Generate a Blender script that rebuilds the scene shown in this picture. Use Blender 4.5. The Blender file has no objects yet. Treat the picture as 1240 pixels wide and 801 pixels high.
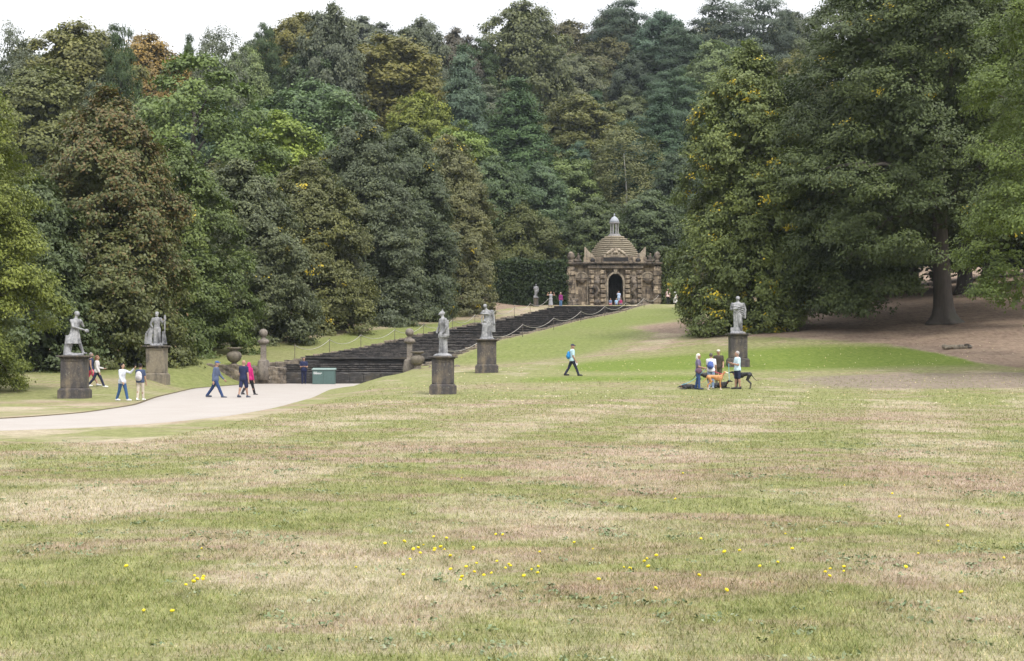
import bpy, bmesh, math, random
import numpy as np
from mathutils import Vector, Matrix
R = math.radians
random.seed(7)
rg = np.random.default_rng(11)
scene = bpy.context.scene
COL = scene.collection
F = 2000.0; CX = 620.0; HY = 440.0; EYE = 1.6       # focal length and horizon in photo pixels, eye height

# ------------------------------------------------------------------ bookkeeping
def tag(o, label=None, cat=None, group=None, kind=None):
    if label: o['label'] = label
    if cat: o['category'] = cat
    if group: o['group'] = group
    if kind: o['kind'] = kind
    return o
def empty(name, loc, rz=0, label=None, cat=None, group=None):
    o = bpy.data.objects.new(name, None); COL.objects.link(o)
    o.empty_display_size = .3
    o.location = loc; o.rotation_euler = (0, 0, R(rz))
    return tag(o, label, cat, group)
def link(name, me, m=None, parent=None):
    o = bpy.data.objects.new(name, me); COL.objects.link(o)
    if m is not None and not me.materials: me.materials.append(m)
    if parent is not None: o.parent = parent
    return o
def children(o): return [c for c in bpy.data.objects if c.parent == o]
def copy_tree(o, parent=None):
    c = o.copy(); COL.objects.link(c)
    if parent is not None: c.parent = parent
    for ch in children(o): copy_tree(ch, c)
    return c

# ------------------------------------------------------------------ terrain
UC = np.array([-90, -40, -13, -5, 5, 13, 26, 46, 95.])
YR = np.array([-80, 40, 62, 75, 92, 106, 124, 142, 160, 178, 195, 210, 250, 300, 350, 420, 700.])
ZT = np.array([
 [0]*9, [0]*9, [.05, .03, .0, .0, .02, .06, .1, .15, .2],
 [.3, .2, .05, .05, .15, .28, .4, .6, 1],
 [1.6, 1.3, .95, .8, .9, 1.2, 1.45, 1.9, 3],
 [3.5, 2.4, 1.75, 1.5, 1.3, 1.8, 3.1, 4.2, 6],
 [7, 4.6, 3.3, 2.9, 3.4, 3.6, 5.2, 6.9, 9],
 [12, 7.2, 4.9, 4.5, 4.95, 5.2, 6.9, 8.7, 12],
 [17, 10, 6.4, 5.95, 6.4, 6.8, 8.1, 10.2, 15],
 [21, 13, 8, 7.65, 7.9, 8.0, 9.5, 12, 19],
 [25, 17, 9.5, 8, 8, 8.6, 11, 15, 24],
 [28, 21, 13, 10.5, 10.5, 12, 15, 19, 29],
 [36, 31, 25, 23, 23, 24, 27, 31, 40],
 [48, 45, 40, 38, 38, 40, 42, 45, 52],
 [60, 58, 54, 52, 52, 54, 56, 58, 62],
 [68, 66, 64, 63, 63, 64, 65, 66, 69],
 [75]*9], float)
def xc(Y):
    return np.interp(Y, [-100, 102, 106, 178, 184, 900], [-11.1, -11.1, -10.95, 9.8, 11.4, 11.4])
PL = [(-60, 41), (-40, 41), (-20, 42.5), (-14.5, 46), (-13.6, 52), (-14.2, 62), (-16.2, 75), (-17.9, 93), (-16.5, 105.8)]
PR = [(-60, 35), (-40, 35.5), (-20, 37), (-11.8, 38.5), (-9.4, 43), (-8.5, 50), (-8.4, 58), (-9, 75), (-10, 92), (-9.0, 105.8)]
def sstep(a, b, x):
    t = np.clip((x-a)/(b-a), 0, 1); return t*t*(3-2*t)
def smooth_interp(x, xs):
    i = np.clip(np.searchsorted(xs, x)-1, 0, len(xs)-2)
    t = np.clip((x-xs[i])/(xs[i+1]-xs[i]), 0, 1)
    return i, t
def terrain(X, Y):
    X = np.asarray(X, float); Y = np.asarray(Y, float)
    X, Y = np.broadcast_arrays(X, Y)
    u = np.clip(X-xc(Y), -90, 95)
    i, t = smooth_interp(u, UC)
    j, s = smooth_interp(Y, YR)
    # catmull-rom in both directions
    def cr(p0, p1, p2, p3, t):
        return p1+.5*t*(p2-p0+t*(2*p0-5*p1+4*p2-p3+t*(3*(p1-p2)+p3-p0)))
    nr, nc = ZT.shape
    rows = []
    for dj in (-1, 0, 1, 2):
        jj = np.clip(j+dj, 0, nr-1)
        g = [ZT[jj, np.clip(i+di, 0, nc-1)] for di in (-1, 0, 1, 2)]
        # blend of linear and cubic keeps overshoot small on uneven knots
        rows.append(.5*(g[1]*(1-t)+g[2]*t)+.5*cr(*g, t))
    z = .5*(rows[1]*(1-s)+rows[2]*s)+.5*cr(*rows, s)
    # the path bed is cut into the slope
    yl = np.interp(Y, [p[1] for p in PL[3:]], [p[0] for p in PL[3:]])
    yr = np.interp(Y, [p[1] for p in PR[4:]], [p[0] for p in PR[4:]])
    d = np.maximum(np.maximum(yl-X, X-yr), 0)
    bed = np.interp(Y, [0, 62, 75, 92, 106], [0, 0, .03, .16, .27])
    w = (1-sstep(.25, 3.2, d))*sstep(44, 50, Y)*(1-sstep(106.0, 106.8, Y))
    z = z*(1-w)+bed*w
    und = .05*np.sin(X*.21+1.3)*np.sin(Y*.17+.4)+.03*np.sin(X*.47-Y*.31)
    z = z+und*sstep(75, 95, Y)*(1-w)
    far = sstep(205, 260, Y)
    z = z+far*(2.0*np.sin(X*.045+2)*np.sin(Y*.03)+.8*np.sin(X*.13+Y*.07))
    # house terrace
    tw = (1-sstep(7.5, 10, np.abs(X-11.4)))*sstep(179.5, 182, Y)*(1-sstep(194, 198, Y))
    return z*(1-tw)+8.0*tw
def tz(x, y): return float(terrain(x, y))
def at(px, Y): return (px-CX)/F*Y
def zat(py, Y): return EYE+(HY-py)/F*Y

# ------------------------------------------------------------------ materials
def newmat(name):
    m = bpy.data.materials.new(name); m.use_nodes = True
    nt = m.node_tree; b = nt.nodes['Principled BSDF']
    return m, nt, b
def N(nt, t, **kw):
    n = nt.nodes.new(t)
    for k, v in kw.items(): setattr(n, k, v)
    return n
def noise(nt, vec, scale, detail=4, rough=.55, dist=0):
    n = N(nt, 'ShaderNodeTexNoise'); n.inputs['Scale'].default_value = scale
    n.inputs['Detail'].default_value = detail; n.inputs['Roughness'].default_value = rough
    n.inputs['Distortion'].default_value = dist
    if vec is not None: nt.links.new(vec, n.inputs['Vector'])
    return n.outputs['Fac']
def ramp(nt, fac, stops, mode='LINEAR'):
    r = N(nt, 'ShaderNodeValToRGB'); r.color_ramp.interpolation = mode
    e = r.color_ramp.elements
    while len(e) < len(stops): e.new(.5)
    for k, (p, c) in enumerate(stops):
        e[k].position = p; e[k].color = (c if hasattr(c, '__len__') else (c, c, c))+((1,) if not hasattr(c, '__len__') or len(c) == 3 else ())
    nt.links.new(fac, r.inputs['Fac']); return r.outputs['Color']
def mix(nt, fac, a, b, mode='MIX'):
    m = N(nt, 'ShaderNodeMix', data_type='RGBA', blend_type=mode)
    def put(sock, v):
        if isinstance(v, bpy.types.NodeSocket): nt.links.new(v, sock)
        elif hasattr(v, '__len__'): sock.default_value = (*v[:3], 1)
        else: sock.default_value = v
    put(m.inputs[0], fac); put(m.inputs[6], a); put(m.inputs[7], b)
    return m.outputs[2]
def math_(nt, op, a, b=None, c=None, clamp=False):
    m = N(nt, 'ShaderNodeMath', operation=op); m.use_clamp = clamp
    for k, v in enumerate((a, b, c)):
        if v is None: continue
        if isinstance(v, bpy.types.NodeSocket): nt.links.new(v, m.inputs[k])
        else: m.inputs[k].default_value = v
    return m.outputs[0]
def attr(nt, name):
    a = N(nt, 'ShaderNodeAttribute'); a.attribute_name = name; return a.outputs['Fac']
def bump(nt, b, h, strength, dist=.05):
    n = N(nt, 'ShaderNodeBump'); n.inputs['Strength'].default_value = strength; n.inputs['Distance'].default_value = dist
    nt.links.new(h, n.inputs['Height']); nt.links.new(n.outputs[0], b.inputs['Normal'])

def plain(name, c, rough=.75, var=.25, scale=9):
    m, nt, b = newmat(name)
    tc = N(nt, 'ShaderNodeTexCoord').outputs['Object']
    f = noise(nt, tc, scale, 5)
    col = ramp(nt, f, [(.3, tuple(x*(1-var) for x in c)), (.7, tuple(min(1, x*(1+var)) for x in c))])
    nt.links.new(col, b.inputs['Base Color']); b.inputs['Roughness'].default_value = rough
    b.inputs['Specular IOR Level'].default_value = .25
    return m

def turf_nodes(nt):
    """colour of the drought-worn lawn, from where a point lies on the ground"""
    g = N(nt, 'ShaderNodeNewGeometry').outputs['Position']
    sep = N(nt, 'ShaderNodeSeparateXYZ'); nt.links.new(g, sep.inputs[0])
    x, y = sep.outputs[0], sep.outputs[1]
    flat = N(nt, 'ShaderNodeCombineXYZ'); nt.links.new(x, flat.inputs[0]); nt.links.new(y, flat.inputs[1])
    v = flat.outputs[0]
    # stretch patches a little across the mowing direction
    vm = N(nt, 'ShaderNodeVectorMath', operation='MULTIPLY'); nt.links.new(v, vm.inputs[0]); vm.inputs[1].default_value = (.5, .85, 1)
    vs = vm.outputs[0]
    n1 = noise(nt, vs, .33, 9, .68, .9)
    n2 = noise(nt, vs, .8, 9, .74, .5)
    v2 = N(nt, 'ShaderNodeVectorMath', operation='MULTIPLY'); nt.links.new(v, v2.inputs[0]); v2.inputs[1].default_value = (1, .45, 1)
    n3 = noise(nt, v2.outputs[0], 3.4, 8, .78)
    n4 = noise(nt, v, 26, 4, .7)
    big = noise(nt, vs, .07, 3, .5)
    n3c = ramp(nt, n3, [(.30, 0), (.70, 1)])
    green = mix(nt, n3c, (.118, .132, .046), (.300, .300, .135))
    straw = mix(nt, n3c, (.235, .198, .130), (.490, .420, .315))
    brown = mix(nt, n3c, (.170, .116, .088), (.400, .295, .235))
    s = math_(nt, 'MULTIPLY_ADD', y, -.215, x)
    w = math_(nt, 'SINE', math_(nt, 'MULTIPLY', s, math.pi/2.6))
    w = math_(nt, 'MULTIPLY', math_(nt, 'TANH', math_(nt, 'MULTIPLY', w, 4.0)), .085)
    s2 = math_(nt, 'MULTIPLY_ADD', y, .55, x)
    w2 = math_(nt, 'MULTIPLY', math_(nt, 'TANH', math_(nt, 'MULTIPLY', math_(nt, 'SINE', math_(nt, 'MULTIPLY', s2, math.pi/2.2)), 3.0)), .06)
    f1 = math_(nt, 'ADD', math_(nt, 'ADD', n1, w), w2)
    f1 = math_(nt, 'ADD', f1, math_(nt, 'MULTIPLY_ADD', n2, .45, -.225))
    lush = attr(nt, 'lush')
    f1 = math_(nt, 'SUBTRACT', f1, math_(nt, 'MULTIPLY', lush, .55))
    sf = ramp(nt, f1, [(.43, 0), (.68, 1)])
    col = mix(nt, sf, green, straw)
    bf = ramp(nt, math_(nt, 'MULTIPLY_ADD', big, .5, math_(nt, 'MULTIPLY', n2, .62)), [(.545, 0), (.65, .9)])
    bf = math_(nt, 'MULTIPLY', bf, math_(nt, 'SUBTRACT', 1, lush, clamp=True))
    col = mix(nt, bf, col, brown)
    sp = ramp(nt, n4, [(.30, .5), (.52, 1.0), (.72, 1.5)])
    col = mix(nt, .75, col, sp, 'MULTIPLY')
    lg = mix(nt, n3c, (.078, .130, .016), (.175, .220, .045))
    lw = ramp(nt, math_(nt, 'MULTIPLY_ADD', n2, .6, math_(nt, 'SUBTRACT', lush, .3)), [(.45, 0), (.75, .9)])
    col = mix(nt, lw, col, lg)
    return col, n3, n4, v

def ground_mat():
    m, nt, b = newmat('lawn')
    col, n3, n4, v = turf_nodes(nt)
    n5 = noise(nt, v, .8, 7, .7)
    soil = mix(nt, ramp(nt, n3, [(.3, 0), (.7, 1)]), (.085, .056, .040), (.330, .245, .190))
    soil = mix(nt, ramp(nt, n5, [(.4, 0), (.62, .6)]), soil, (.29, .225, .16))
    bare = attr(nt, 'bare')
    bm = ramp(nt, math_(nt, 'ADD', bare, math_(nt, 'MULTIPLY_ADD', n5, .9, -.45)), [(.38, 0), (.62, 1)])
    col = mix(nt, bm, col, soil)
    dry = attr(nt, 'dry')
    dm = ramp(nt, math_(nt, 'ADD', dry, math_(nt, 'MULTIPLY_ADD', n5, .9, -.45)), [(.35, 0), (.75, .9)])
    dc = mix(nt, n4, (.230, .175, .125), (.420, .345, .255))
    col = mix(nt, dm, col, dc)
    track = attr(nt, 'track')
    tm = ramp(nt, math_(nt, 'ADD', track, math_(nt, 'MULTIPLY_ADD', n5, .5, -.25)), [(.35, 0), (.7, .9)])
    col = mix(nt, tm, col, mix(nt, ramp(nt, n3, [(.3, 0), (.7, 1)]), (.13, .10, .078), (.29, .24, .195)))
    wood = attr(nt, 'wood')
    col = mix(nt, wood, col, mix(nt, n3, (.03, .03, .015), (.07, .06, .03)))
    nt.links.new(col, b.inputs['Base Color']); b.inputs['Roughness'].default_value = .9
    b.inputs['Specular IOR Level'].default_value = .1
    h = math_(nt, 'ADD', n4, math_(nt, 'MULTIPLY', n3, 1.5))
    bump(nt, b, h, .6, .04)
    return m
def blade_mat():
    m, nt, b = newmat('grass_blade')
    col, n3, n4, v = turf_nodes(nt)
    t = attr(nt, 'tint')
    k = ramp(nt, t, [(0, (.55, .72, .42)), (.45, (.95, 1.05, .8)), (.8, (1.25, 1.2, 1.15)), (1, (1.6, 1.45, 1.3))])
    col = mix(nt, 1, col, k, 'MULTIPLY')
    nt.links.new(col, b.inputs['Base Color']); b.inputs['Roughness'].default_value = .7
    b.inputs['Specular IOR Level'].default_value = .15
    return m

def leaf_mat(name, accent, gloss=.3):
    m, nt, b = newmat(name)
    oi = N(nt, 'ShaderNodeObjectInfo').outputs['Color']
    t = attr(nt, 'tint'); a = attr(nt, 'accent')
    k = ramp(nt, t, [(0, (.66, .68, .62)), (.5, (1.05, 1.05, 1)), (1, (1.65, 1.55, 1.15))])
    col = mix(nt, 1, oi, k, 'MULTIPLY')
    col = mix(nt, a, col, accent)
    nt.links.new(col, b.inputs['Base Color']); b.inputs['Roughness'].default_value = .5
    b.inputs['Specular IOR Level'].default_value = gloss
    tr = N(nt, 'ShaderNodeBsdfTranslucent'); nt.links.new(mix(nt, 1, col, (1.1, 1.25, .7), 'MULTIPLY'), tr.inputs['Color'])
    ms = N(nt, 'ShaderNodeMixShader'); ms.inputs[0].default_value = .2
    nt.links.new(b.outputs[0], ms.inputs[1]); nt.links.new(tr.outputs[0], ms.inputs[2])
    nt.links.new(ms.outputs[0], nt.nodes['Material Output'].inputs['Surface'])
    return m

def stone_mat(name, base, dark, pale, soot=.5, blocks=None, bc=(.7, .7, .7), lichen=0, rough=.85, bscale=.6):
    m, nt, b = newmat(name)
    tc = N(nt, 'ShaderNodeTexCoord').outputs['Object']
    n1 = noise(nt, tc, 1.6, 7, .65, .5); n2 = noise(nt, tc, 7, 6, .7); n3 = noise(nt, tc, 45, 3, .6)
    col = mix(nt, ramp(nt, n2, [(.3, 0), (.7, 1)]), base, pale)
    mp = N(nt, 'ShaderNodeMapping'); nt.links.new(tc, mp.inputs[0]); mp.inputs['Scale'].default_value = (2.2, 2.2, .5)
    n4 = noise(nt, mp.outputs[0], 1.5, 6, .65)
    sf = ramp(nt, math_(nt, 'ADD', math_(nt, 'MULTIPLY', n1, .5), math_(nt, 'MULTIPLY', n4, .5)), [(.62-.35*soot, 0), (.72-.25*soot, 1)])
    col = mix(nt, sf, col, mix(nt, n2, dark, tuple(x*1.9 for x in dark)))
    h = math_(nt, 'ADD', n2, math_(nt, 'MULTIPLY', n3, .4))
    if blocks:
        br = N(nt, 'ShaderNodeTexBrick'); 
        ry = N(nt, 'ShaderNodeMapping'); nt.links.new(tc, ry.inputs[0]); ry.inputs['Rotation'].default_value = (R(-90), 0, 0)
        nt.links.new(ry.outputs[0], br.inputs['Vector'])
        br.inputs['Scale'].default_value = 1; br.inputs['Brick Width'].default_value = blocks[0]; br.inputs['Row Height'].default_value = blocks[1]
        br.inputs['Mortar Size'].default_value = .012; br.inputs['Mortar Smooth'].default_value = .4
        br.inputs['Color1'].default_value = (*bc, 1); br.inputs['Color2'].default_value = (1.25, 1.2, 1.12, 1); br.inputs['Mortar'].default_value = (.45, .45, .45, 1)
        col = mix(nt, 1, col, br.outputs['Color'], 'MULTIPLY')
        h = math_(nt, 'ADD', h, math_(nt, 'MULTIPLY', br.outputs['Fac'], -1.2))
    if lichen:
        lf = ramp(nt, noise(nt, tc, 11, 5, .7, .3), [(.60, 0), (.68, lichen)])
        col = mix(nt, lf, col, (.42, .42, .38))
    nt.links.new(col, b.inputs['Base Color']); b.inputs['Roughness'].default_value = rough
    b.inputs['Specular IOR Level'].default_value = .25
    bump(nt, b, h, bscale, .03)
    return m
def bark_mat(name, c):
    m, nt, b = newmat(name)
    tc = N(nt, 'ShaderNodeTexCoord').outputs['Object']
    mp = N(nt, 'ShaderNodeMapping'); nt.links.new(tc, mp.inputs[0]); mp.inputs['Scale'].default_value = (5, 5, .8)
    n = noise(nt, mp.outputs[0], 2, 7, .65); n2 = noise(nt, tc, .8, 4)
    col = mix(nt, n, tuple(x*.5 for x in c), tuple(x*1.5 for x in c))
    col = mix(nt, ramp(nt, n2, [(.5, 0), (.7, .5)]), col, (c[0]*.8, c[1]*1.05, c[2]*.7))
    nt.links.new(col, b.inputs['Base Color']); b.inputs['Roughness'].default_value = .9
    bump(nt, b, n, .7, .06); return m

M = {}
M['ground'] = ground_mat(); M['blade'] = blade_mat()
M['leaf'] = leaf_mat('leaf_yellow_accent', (.52, .40, .03))
M['rust'] = leaf_mat('leaf_rust_accent', (.155, .100, .038))
M['needle'] = leaf_mat('needle', (.12, .10, .04), .2)
M['bark'] = bark_mat('bark_grey', (.085, .072, .062)); M['bark_dark'] = bark_mat('bark_dark', (.045, .037, .032))
M['birch'] = bark_mat('bark_birch', (.48, .46, .43))
M['pedestal'] = stone_mat('pedestal_stone', (.135, .115, .095), (.045, .041, .042), (.22, .175, .12), .72, lichen=.35)
M['pedestal_pale'] = stone_mat('pedestal_stone_pale', (.175, .15, .118), (.06, .054, .05), (.25, .215, .16), .36, lichen=.3)
M['lead'] = stone_mat('lead_statue', (.150, .153, .166), (.036, .037, .043), (.40, .40, .41), .42, lichen=.3, rough=.6, bscale=.4)
M['urn'] = stone_mat('urn_stone', (.14, .122, .098), (.055, .048, .043), (.20, .175, .14), .35)
M['pier'] = stone_mat('pier_stone', (.16, .138, .118), (.055, .048, .045), (.27, .235, .20), .45, lichen=.5)
M['wall'] = stone_mat('rubble_wall', (.16, .135, .11), (.055, .048, .045), (.28, .24, .19), .45, blocks=(.7, .3), lichen=.55)
M['house'] = stone_mat('house_stone', (.265, .218, .165), (.055, .047, .043), (.45, .385, .30), .48, blocks=(.8, .42), bc=(.42, .40, .40))
M['house_dark'] = stone_mat('house_stone_dark', (.14, .115, .09), (.04, .035, .033), (.27, .22, .17), .55)
M['house_trim'] = stone_mat('house_trim', (.27, .22, .165), (.06, .052, .045), (.40, .345, .27), .44)
M['dome'] = stone_mat('dome_stone', (.34, .30, .23), (.14, .12, .10), (.46, .41, .32), .3)
M['lantern'] = stone_mat('lantern_stone', (.27, .265, .27), (.10, .10, .11), (.36, .355, .36), .2)
M['leadroof'] = stone_mat('lead_roof', (.25, .265, .30), (.12, .13, .15), (.36, .38, .42), .3, rough=.5)
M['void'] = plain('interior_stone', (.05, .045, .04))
M['gate'] = plain('dark_gate', (.03, .028, .028))
M['rope'] = plain('white_rope', (.42, .40, .37), .9, .1)
M['post'] = plain('rusty_iron', (.10, .085, .07), .7)
M['cabinet'] = plain('cabinet_green', (.085, .135, .128), .5, .08)
M['cabinet_top'] = plain('cabinet_lid', (.22, .30, .28), .45, .1)
M['white'] = plain('white_paint', (.75, .76, .76), .6, .05)
M['edge'] = plain('soil_edge', (.15, .12, .075), .95, .4, 20)

def wet_mat():
    m, nt, b = newmat('wet_cascade_stone')
    tc = N(nt, 'ShaderNodeTexCoord').outputs['Object']
    n1 = noise(nt, tc, .9, 7, .65); n2 = noise(nt, tc, 6, 6, .7)
    mp = N(nt, 'ShaderNodeMapping'); nt.links.new(tc, mp.inputs[0]); mp.inputs['Scale'].default_value = (1.2, .6, 10)
    n3 = noise(nt, mp.outputs[0], 1.3, 5, .7)
    col = mix(nt, n2, (.008, .008, .009), (.040, .036, .035))
    col = mix(nt, ramp(nt, n1, [(.52, 0), (.68, .8)]), col, (.075, .062, .045))
    col = mix(nt, ramp(nt, n3, [(.54, 0), (.66, .75)]), col, (.15, .14, .135))
    nt.links.new(col, b.inputs['Base Color'])
    nt.links.new(ramp(nt, n1, [(.4, .35), (.65, .8)]), b.inputs['Roughness'])
    bump(nt, b, math_(nt, 'ADD', n2, n3), .6, .04); return m
M['wet'] = wet_mat()
M['nosing'] = stone_mat('worn_nosing', (.058, .052, .048), (.015, .014, .015), (.14, .128, .118), .55, rough=.6)
def path_mat():
    m, nt, b = newmat('path_gravel')
    g = N(nt, 'ShaderNodeNewGeometry').outputs['Position']
    a = noise(nt, g, 60, 3, .7); c = noise(nt, g, .7, 6, .6)
    col = mix(nt, a, (.25, .224, .202), (.435, .398, .37))
    col = mix(nt, ramp(nt, c, [(.4, 0), (.7, .45)]), col, (.29, .25, .215))
    nt.links.new(col, b.inputs['Base Color']); b.inputs['Roughness'].default_value = .9
    bump(nt, b, a, .4, .01); return m
M['path'] = path_mat()

# ------------------------------------------------------------------ mesh helpers
def mesh_from(name, verts, faces, smooth=False):
    me = bpy.data.meshes.new(name); me.from_pydata([tuple(v) for v in verts], [], faces); me.update()
    if smooth: me.polygons.foreach_set('use_smooth', [True]*len(me.polygons))
    return me
def quads_mesh(name, V, tint=None, accent=None, smooth=False):
    """V: (n,k,3) loose polygons with k corners"""
    n, k, _ = V.shape
    me = bpy.data.meshes.new(name)
    me.vertices.add(n*k); me.vertices.foreach_set('co', V.reshape(-1).astype(np.float32))
    me.loops.add(n*k); me.loops.foreach_set('vertex_index', np.arange(n*k, dtype=np.int32))
    me.polygons.add(n); me.polygons.foreach_set('loop_start', np.arange(0, n*k, k, dtype=np.int32))
    me.polygons.foreach_set('loop_total', np.full(n, k, np.int32))
    me.update(calc_edges=True)
    for nm, arr in (('tint', tint), ('accent', accent)):
        if arr is not None:
            at_ = me.attributes.new(nm, 'FLOAT', 'FACE'); at_.data.foreach_set('value', arr.astype(np.float32))
    return me
class MB:
    def __init__(s): s.v = []; s.f = []
    def add(s, verts, faces):
        o = len(s.v); s.v += [tuple(p) for p in verts]; s.f += [tuple(i+o for i in f) for f in faces]; return s
    def box(s, x0, x1, y0, y1, z0, z1, taper=0):
        t = taper
        return s.add([(x0, y0, z0), (x1, y0, z0), (x1, y1, z0), (x0, y1, z0), (x0+t, y0+t, z1), (x1-t, y0+t, z1), (x1-t, y1-t, z1), (x0+t, y1-t, z1)],
              [(3, 2, 1, 0), (4, 5, 6, 7), (0, 1, 5, 4), (1, 2, 6, 5), (2, 3, 7, 6), (3, 0, 4, 7)])
    def extrude(s, pts, y0, y1):
        """2-D outline (x,z), counter-clockwise seen from -y, pushed from y0 (front) to y1"""
        n = len(pts)
        vs = [(x, y0, z) for x, z in pts]+[(x, y1, z) for x, z in pts]
        fs = [tuple(range(n)), tuple(range(2*n-1, n-1, -1))]+[((i+1) % n, i, i+n, (i+1) % n+n) for i in range(n)]
        return s.add(vs, fs)
    def lathe(s, prof, c=(0, 0, 0), n=20, sx=1, sy=1):
        vs = []; fs = []
        for r, z in prof:
            for k in range(n):
                a = 2*math.pi*k/n; vs.append((c[0]+r*sx*math.cos(a), c[1]+r*sy*math.sin(a), c[2]+z))
        for i in range(len(prof)-1):
            for k in range(n):
                fs.append((i*n+k, i*n+(k+1) % n, (i+1)*n+(k+1) % n, (i+1)*n+k))
        fs.append(tuple(range(n-1, -1, -1))); fs.append(tuple(range((len(prof)-1)*n, len(prof)*n)))
        return s.add(vs, fs)
    def ell(s, c, r, n=14, m=9, rot=None):
        vs = []; fs = []
        for i in range(m+1):
            th = math.pi*i/m
            for k in range(n):
                a = 2*math.pi*k/n
                p = Vector((r[0]*math.sin(th)*math.cos(a), r[1]*math.sin(th)*math.sin(a), -r[2]*math.cos(th)))
                if rot is not None: p = rot @ p
                vs.append((c[0]+p.x, c[1]+p.y, c[2]+p.z))
        for i in range(m):
            for k in range(n):
                fs.append((i*n+k, i*n+(k+1) % n, (i+1)*n+(k+1) % n, (i+1)*n+k))
        return s.add(vs, fs)
    def tube(s, pts, rad, n=8, flute=0, nl=5, closed_ends=True):
        pts = [Vector(p) for p in pts]; vs = []; fs = []; L = len(pts)
        prev = None
        for i, p in enumerate(pts):
            d = (pts[min(i+1, L-1)]-pts[max(i-1, 0)])
            d = d.normalized() if d.length > 1e-9 else Vector((0, 0, 1))
            if prev is None:
                ref = Vector((1, 0, 0)) if abs(d.x) < .9 else Vector((0, 1, 0))
                u = (ref-d*ref.dot(d)).normalized()
            else: u = (prev-d*prev.dot(d)).normalized()
            prev = u; w = d.cross(u)
            r = rad[i] if hasattr(rad, '__len__') else rad
            fl = flute[i] if hasattr(flute, '__len__') else flute
            for k in range(n):
                a = 2*math.pi*k/n; rr = r*(1+fl*math.cos(nl*a+1.1)+fl*.5*math.cos((nl+3)*a))
                q = p+u*(rr*math.cos(a))+w*(rr*math.sin(a)); vs.append(tuple(q))
        for i in range(L-1):
            for k in range(n):
                fs.append((i*n+k, i*n+(k+1) % n, (i+1)*n+(k+1) % n, (i+1)*n+k))
        if closed_ends:
            fs.append(tuple(range(n-1, -1, -1))); fs.append(tuple(range((L-1)*n, L*n)))
        return s.add(vs, fs)
    def cap(s, p0, p1, r0, r1, n=10):
        p0 = Vector(p0); p1 = Vector(p1); d = p1-p0
        if d.length < 1e-6: return s.ell(p0, (r0,)*3)
        d.normalize(); pts = []; rad = []
        for a in (-85, -55, -25): pts.append(p0+d*(r0*math.sin(R(a)))); rad.append(r0*math.cos(R(a)))
        pts.append(p0); rad.append(r0); pts.append(p1); rad.append(r1)
        for a in (25, 55, 85): pts.append(p1+d*(r1*math.sin(R(a)))); rad.append(r1*math.cos(R(a)))
        return s.tube(pts, rad, n)
    def loft(s, rings, n=18, fold=0, nf=9, ph=0):
        """rings: (centre, rx, ry) horizontal ellipses"""
        vs = []; fs = []
        for i, (c, rx, ry) in enumerate(rings):
            for k in range(n):
                a = 2*math.pi*k/n; ff = 1+fold*math.sin(nf*a+ph+i*.25)
                vs.append((c[0]+rx*ff*math.cos(a), c[1]+ry*ff*math.sin(a), c[2]))
        for i in range(len(rings)-1):
            for k in range(n):
                fs.append((i*n+k, i*n+(k+1) % n, (i+1)*n+(k+1) % n, (i+1)*n+k))
        fs.append(tuple(range(n-1, -1, -1))); fs.append(tuple(range((len(rings)-1)*n, len(rings)*n)))
        return s.add(vs, fs)
    def mesh(s, name, smooth=False): return mesh_from(name, s.v, s.f, smooth)
    def build(s, name, m, parent=None, smooth=False, bevel=0):
        o = link(name, s.mesh(name, smooth), m, parent)
        if bevel:
            b = o.modifiers.new('bevel', 'BEVEL'); b.width = bevel; b.segments = 2; b.limit_method = 'ANGLE'; b.angle_limit = R(40)
        return o
    def fuse(s, name, voxel, smooth=2):
        """one continuous skin over all the pieces"""
        me = s.mesh(name+'_raw'); o = bpy.data.objects.new('raw', me); COL.objects.link(o)
        r = o.modifiers.new('r', 'REMESH'); r.mode = 'VOXEL'; r.voxel_size = voxel; r.use_smooth_shade = True
        if smooth:
            k = o.modifiers.new('s', 'SMOOTH'); k.factor = .5; k.iterations = smooth
        dg = bpy.context.evaluated_depsgraph_get(); dg.update()
        out = bpy.data.meshes.new_from_object(o.evaluated_get(dg)); out.name = name
        bpy.data.objects.remove(o); bpy.data.meshes.remove(me)
        return out

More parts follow.
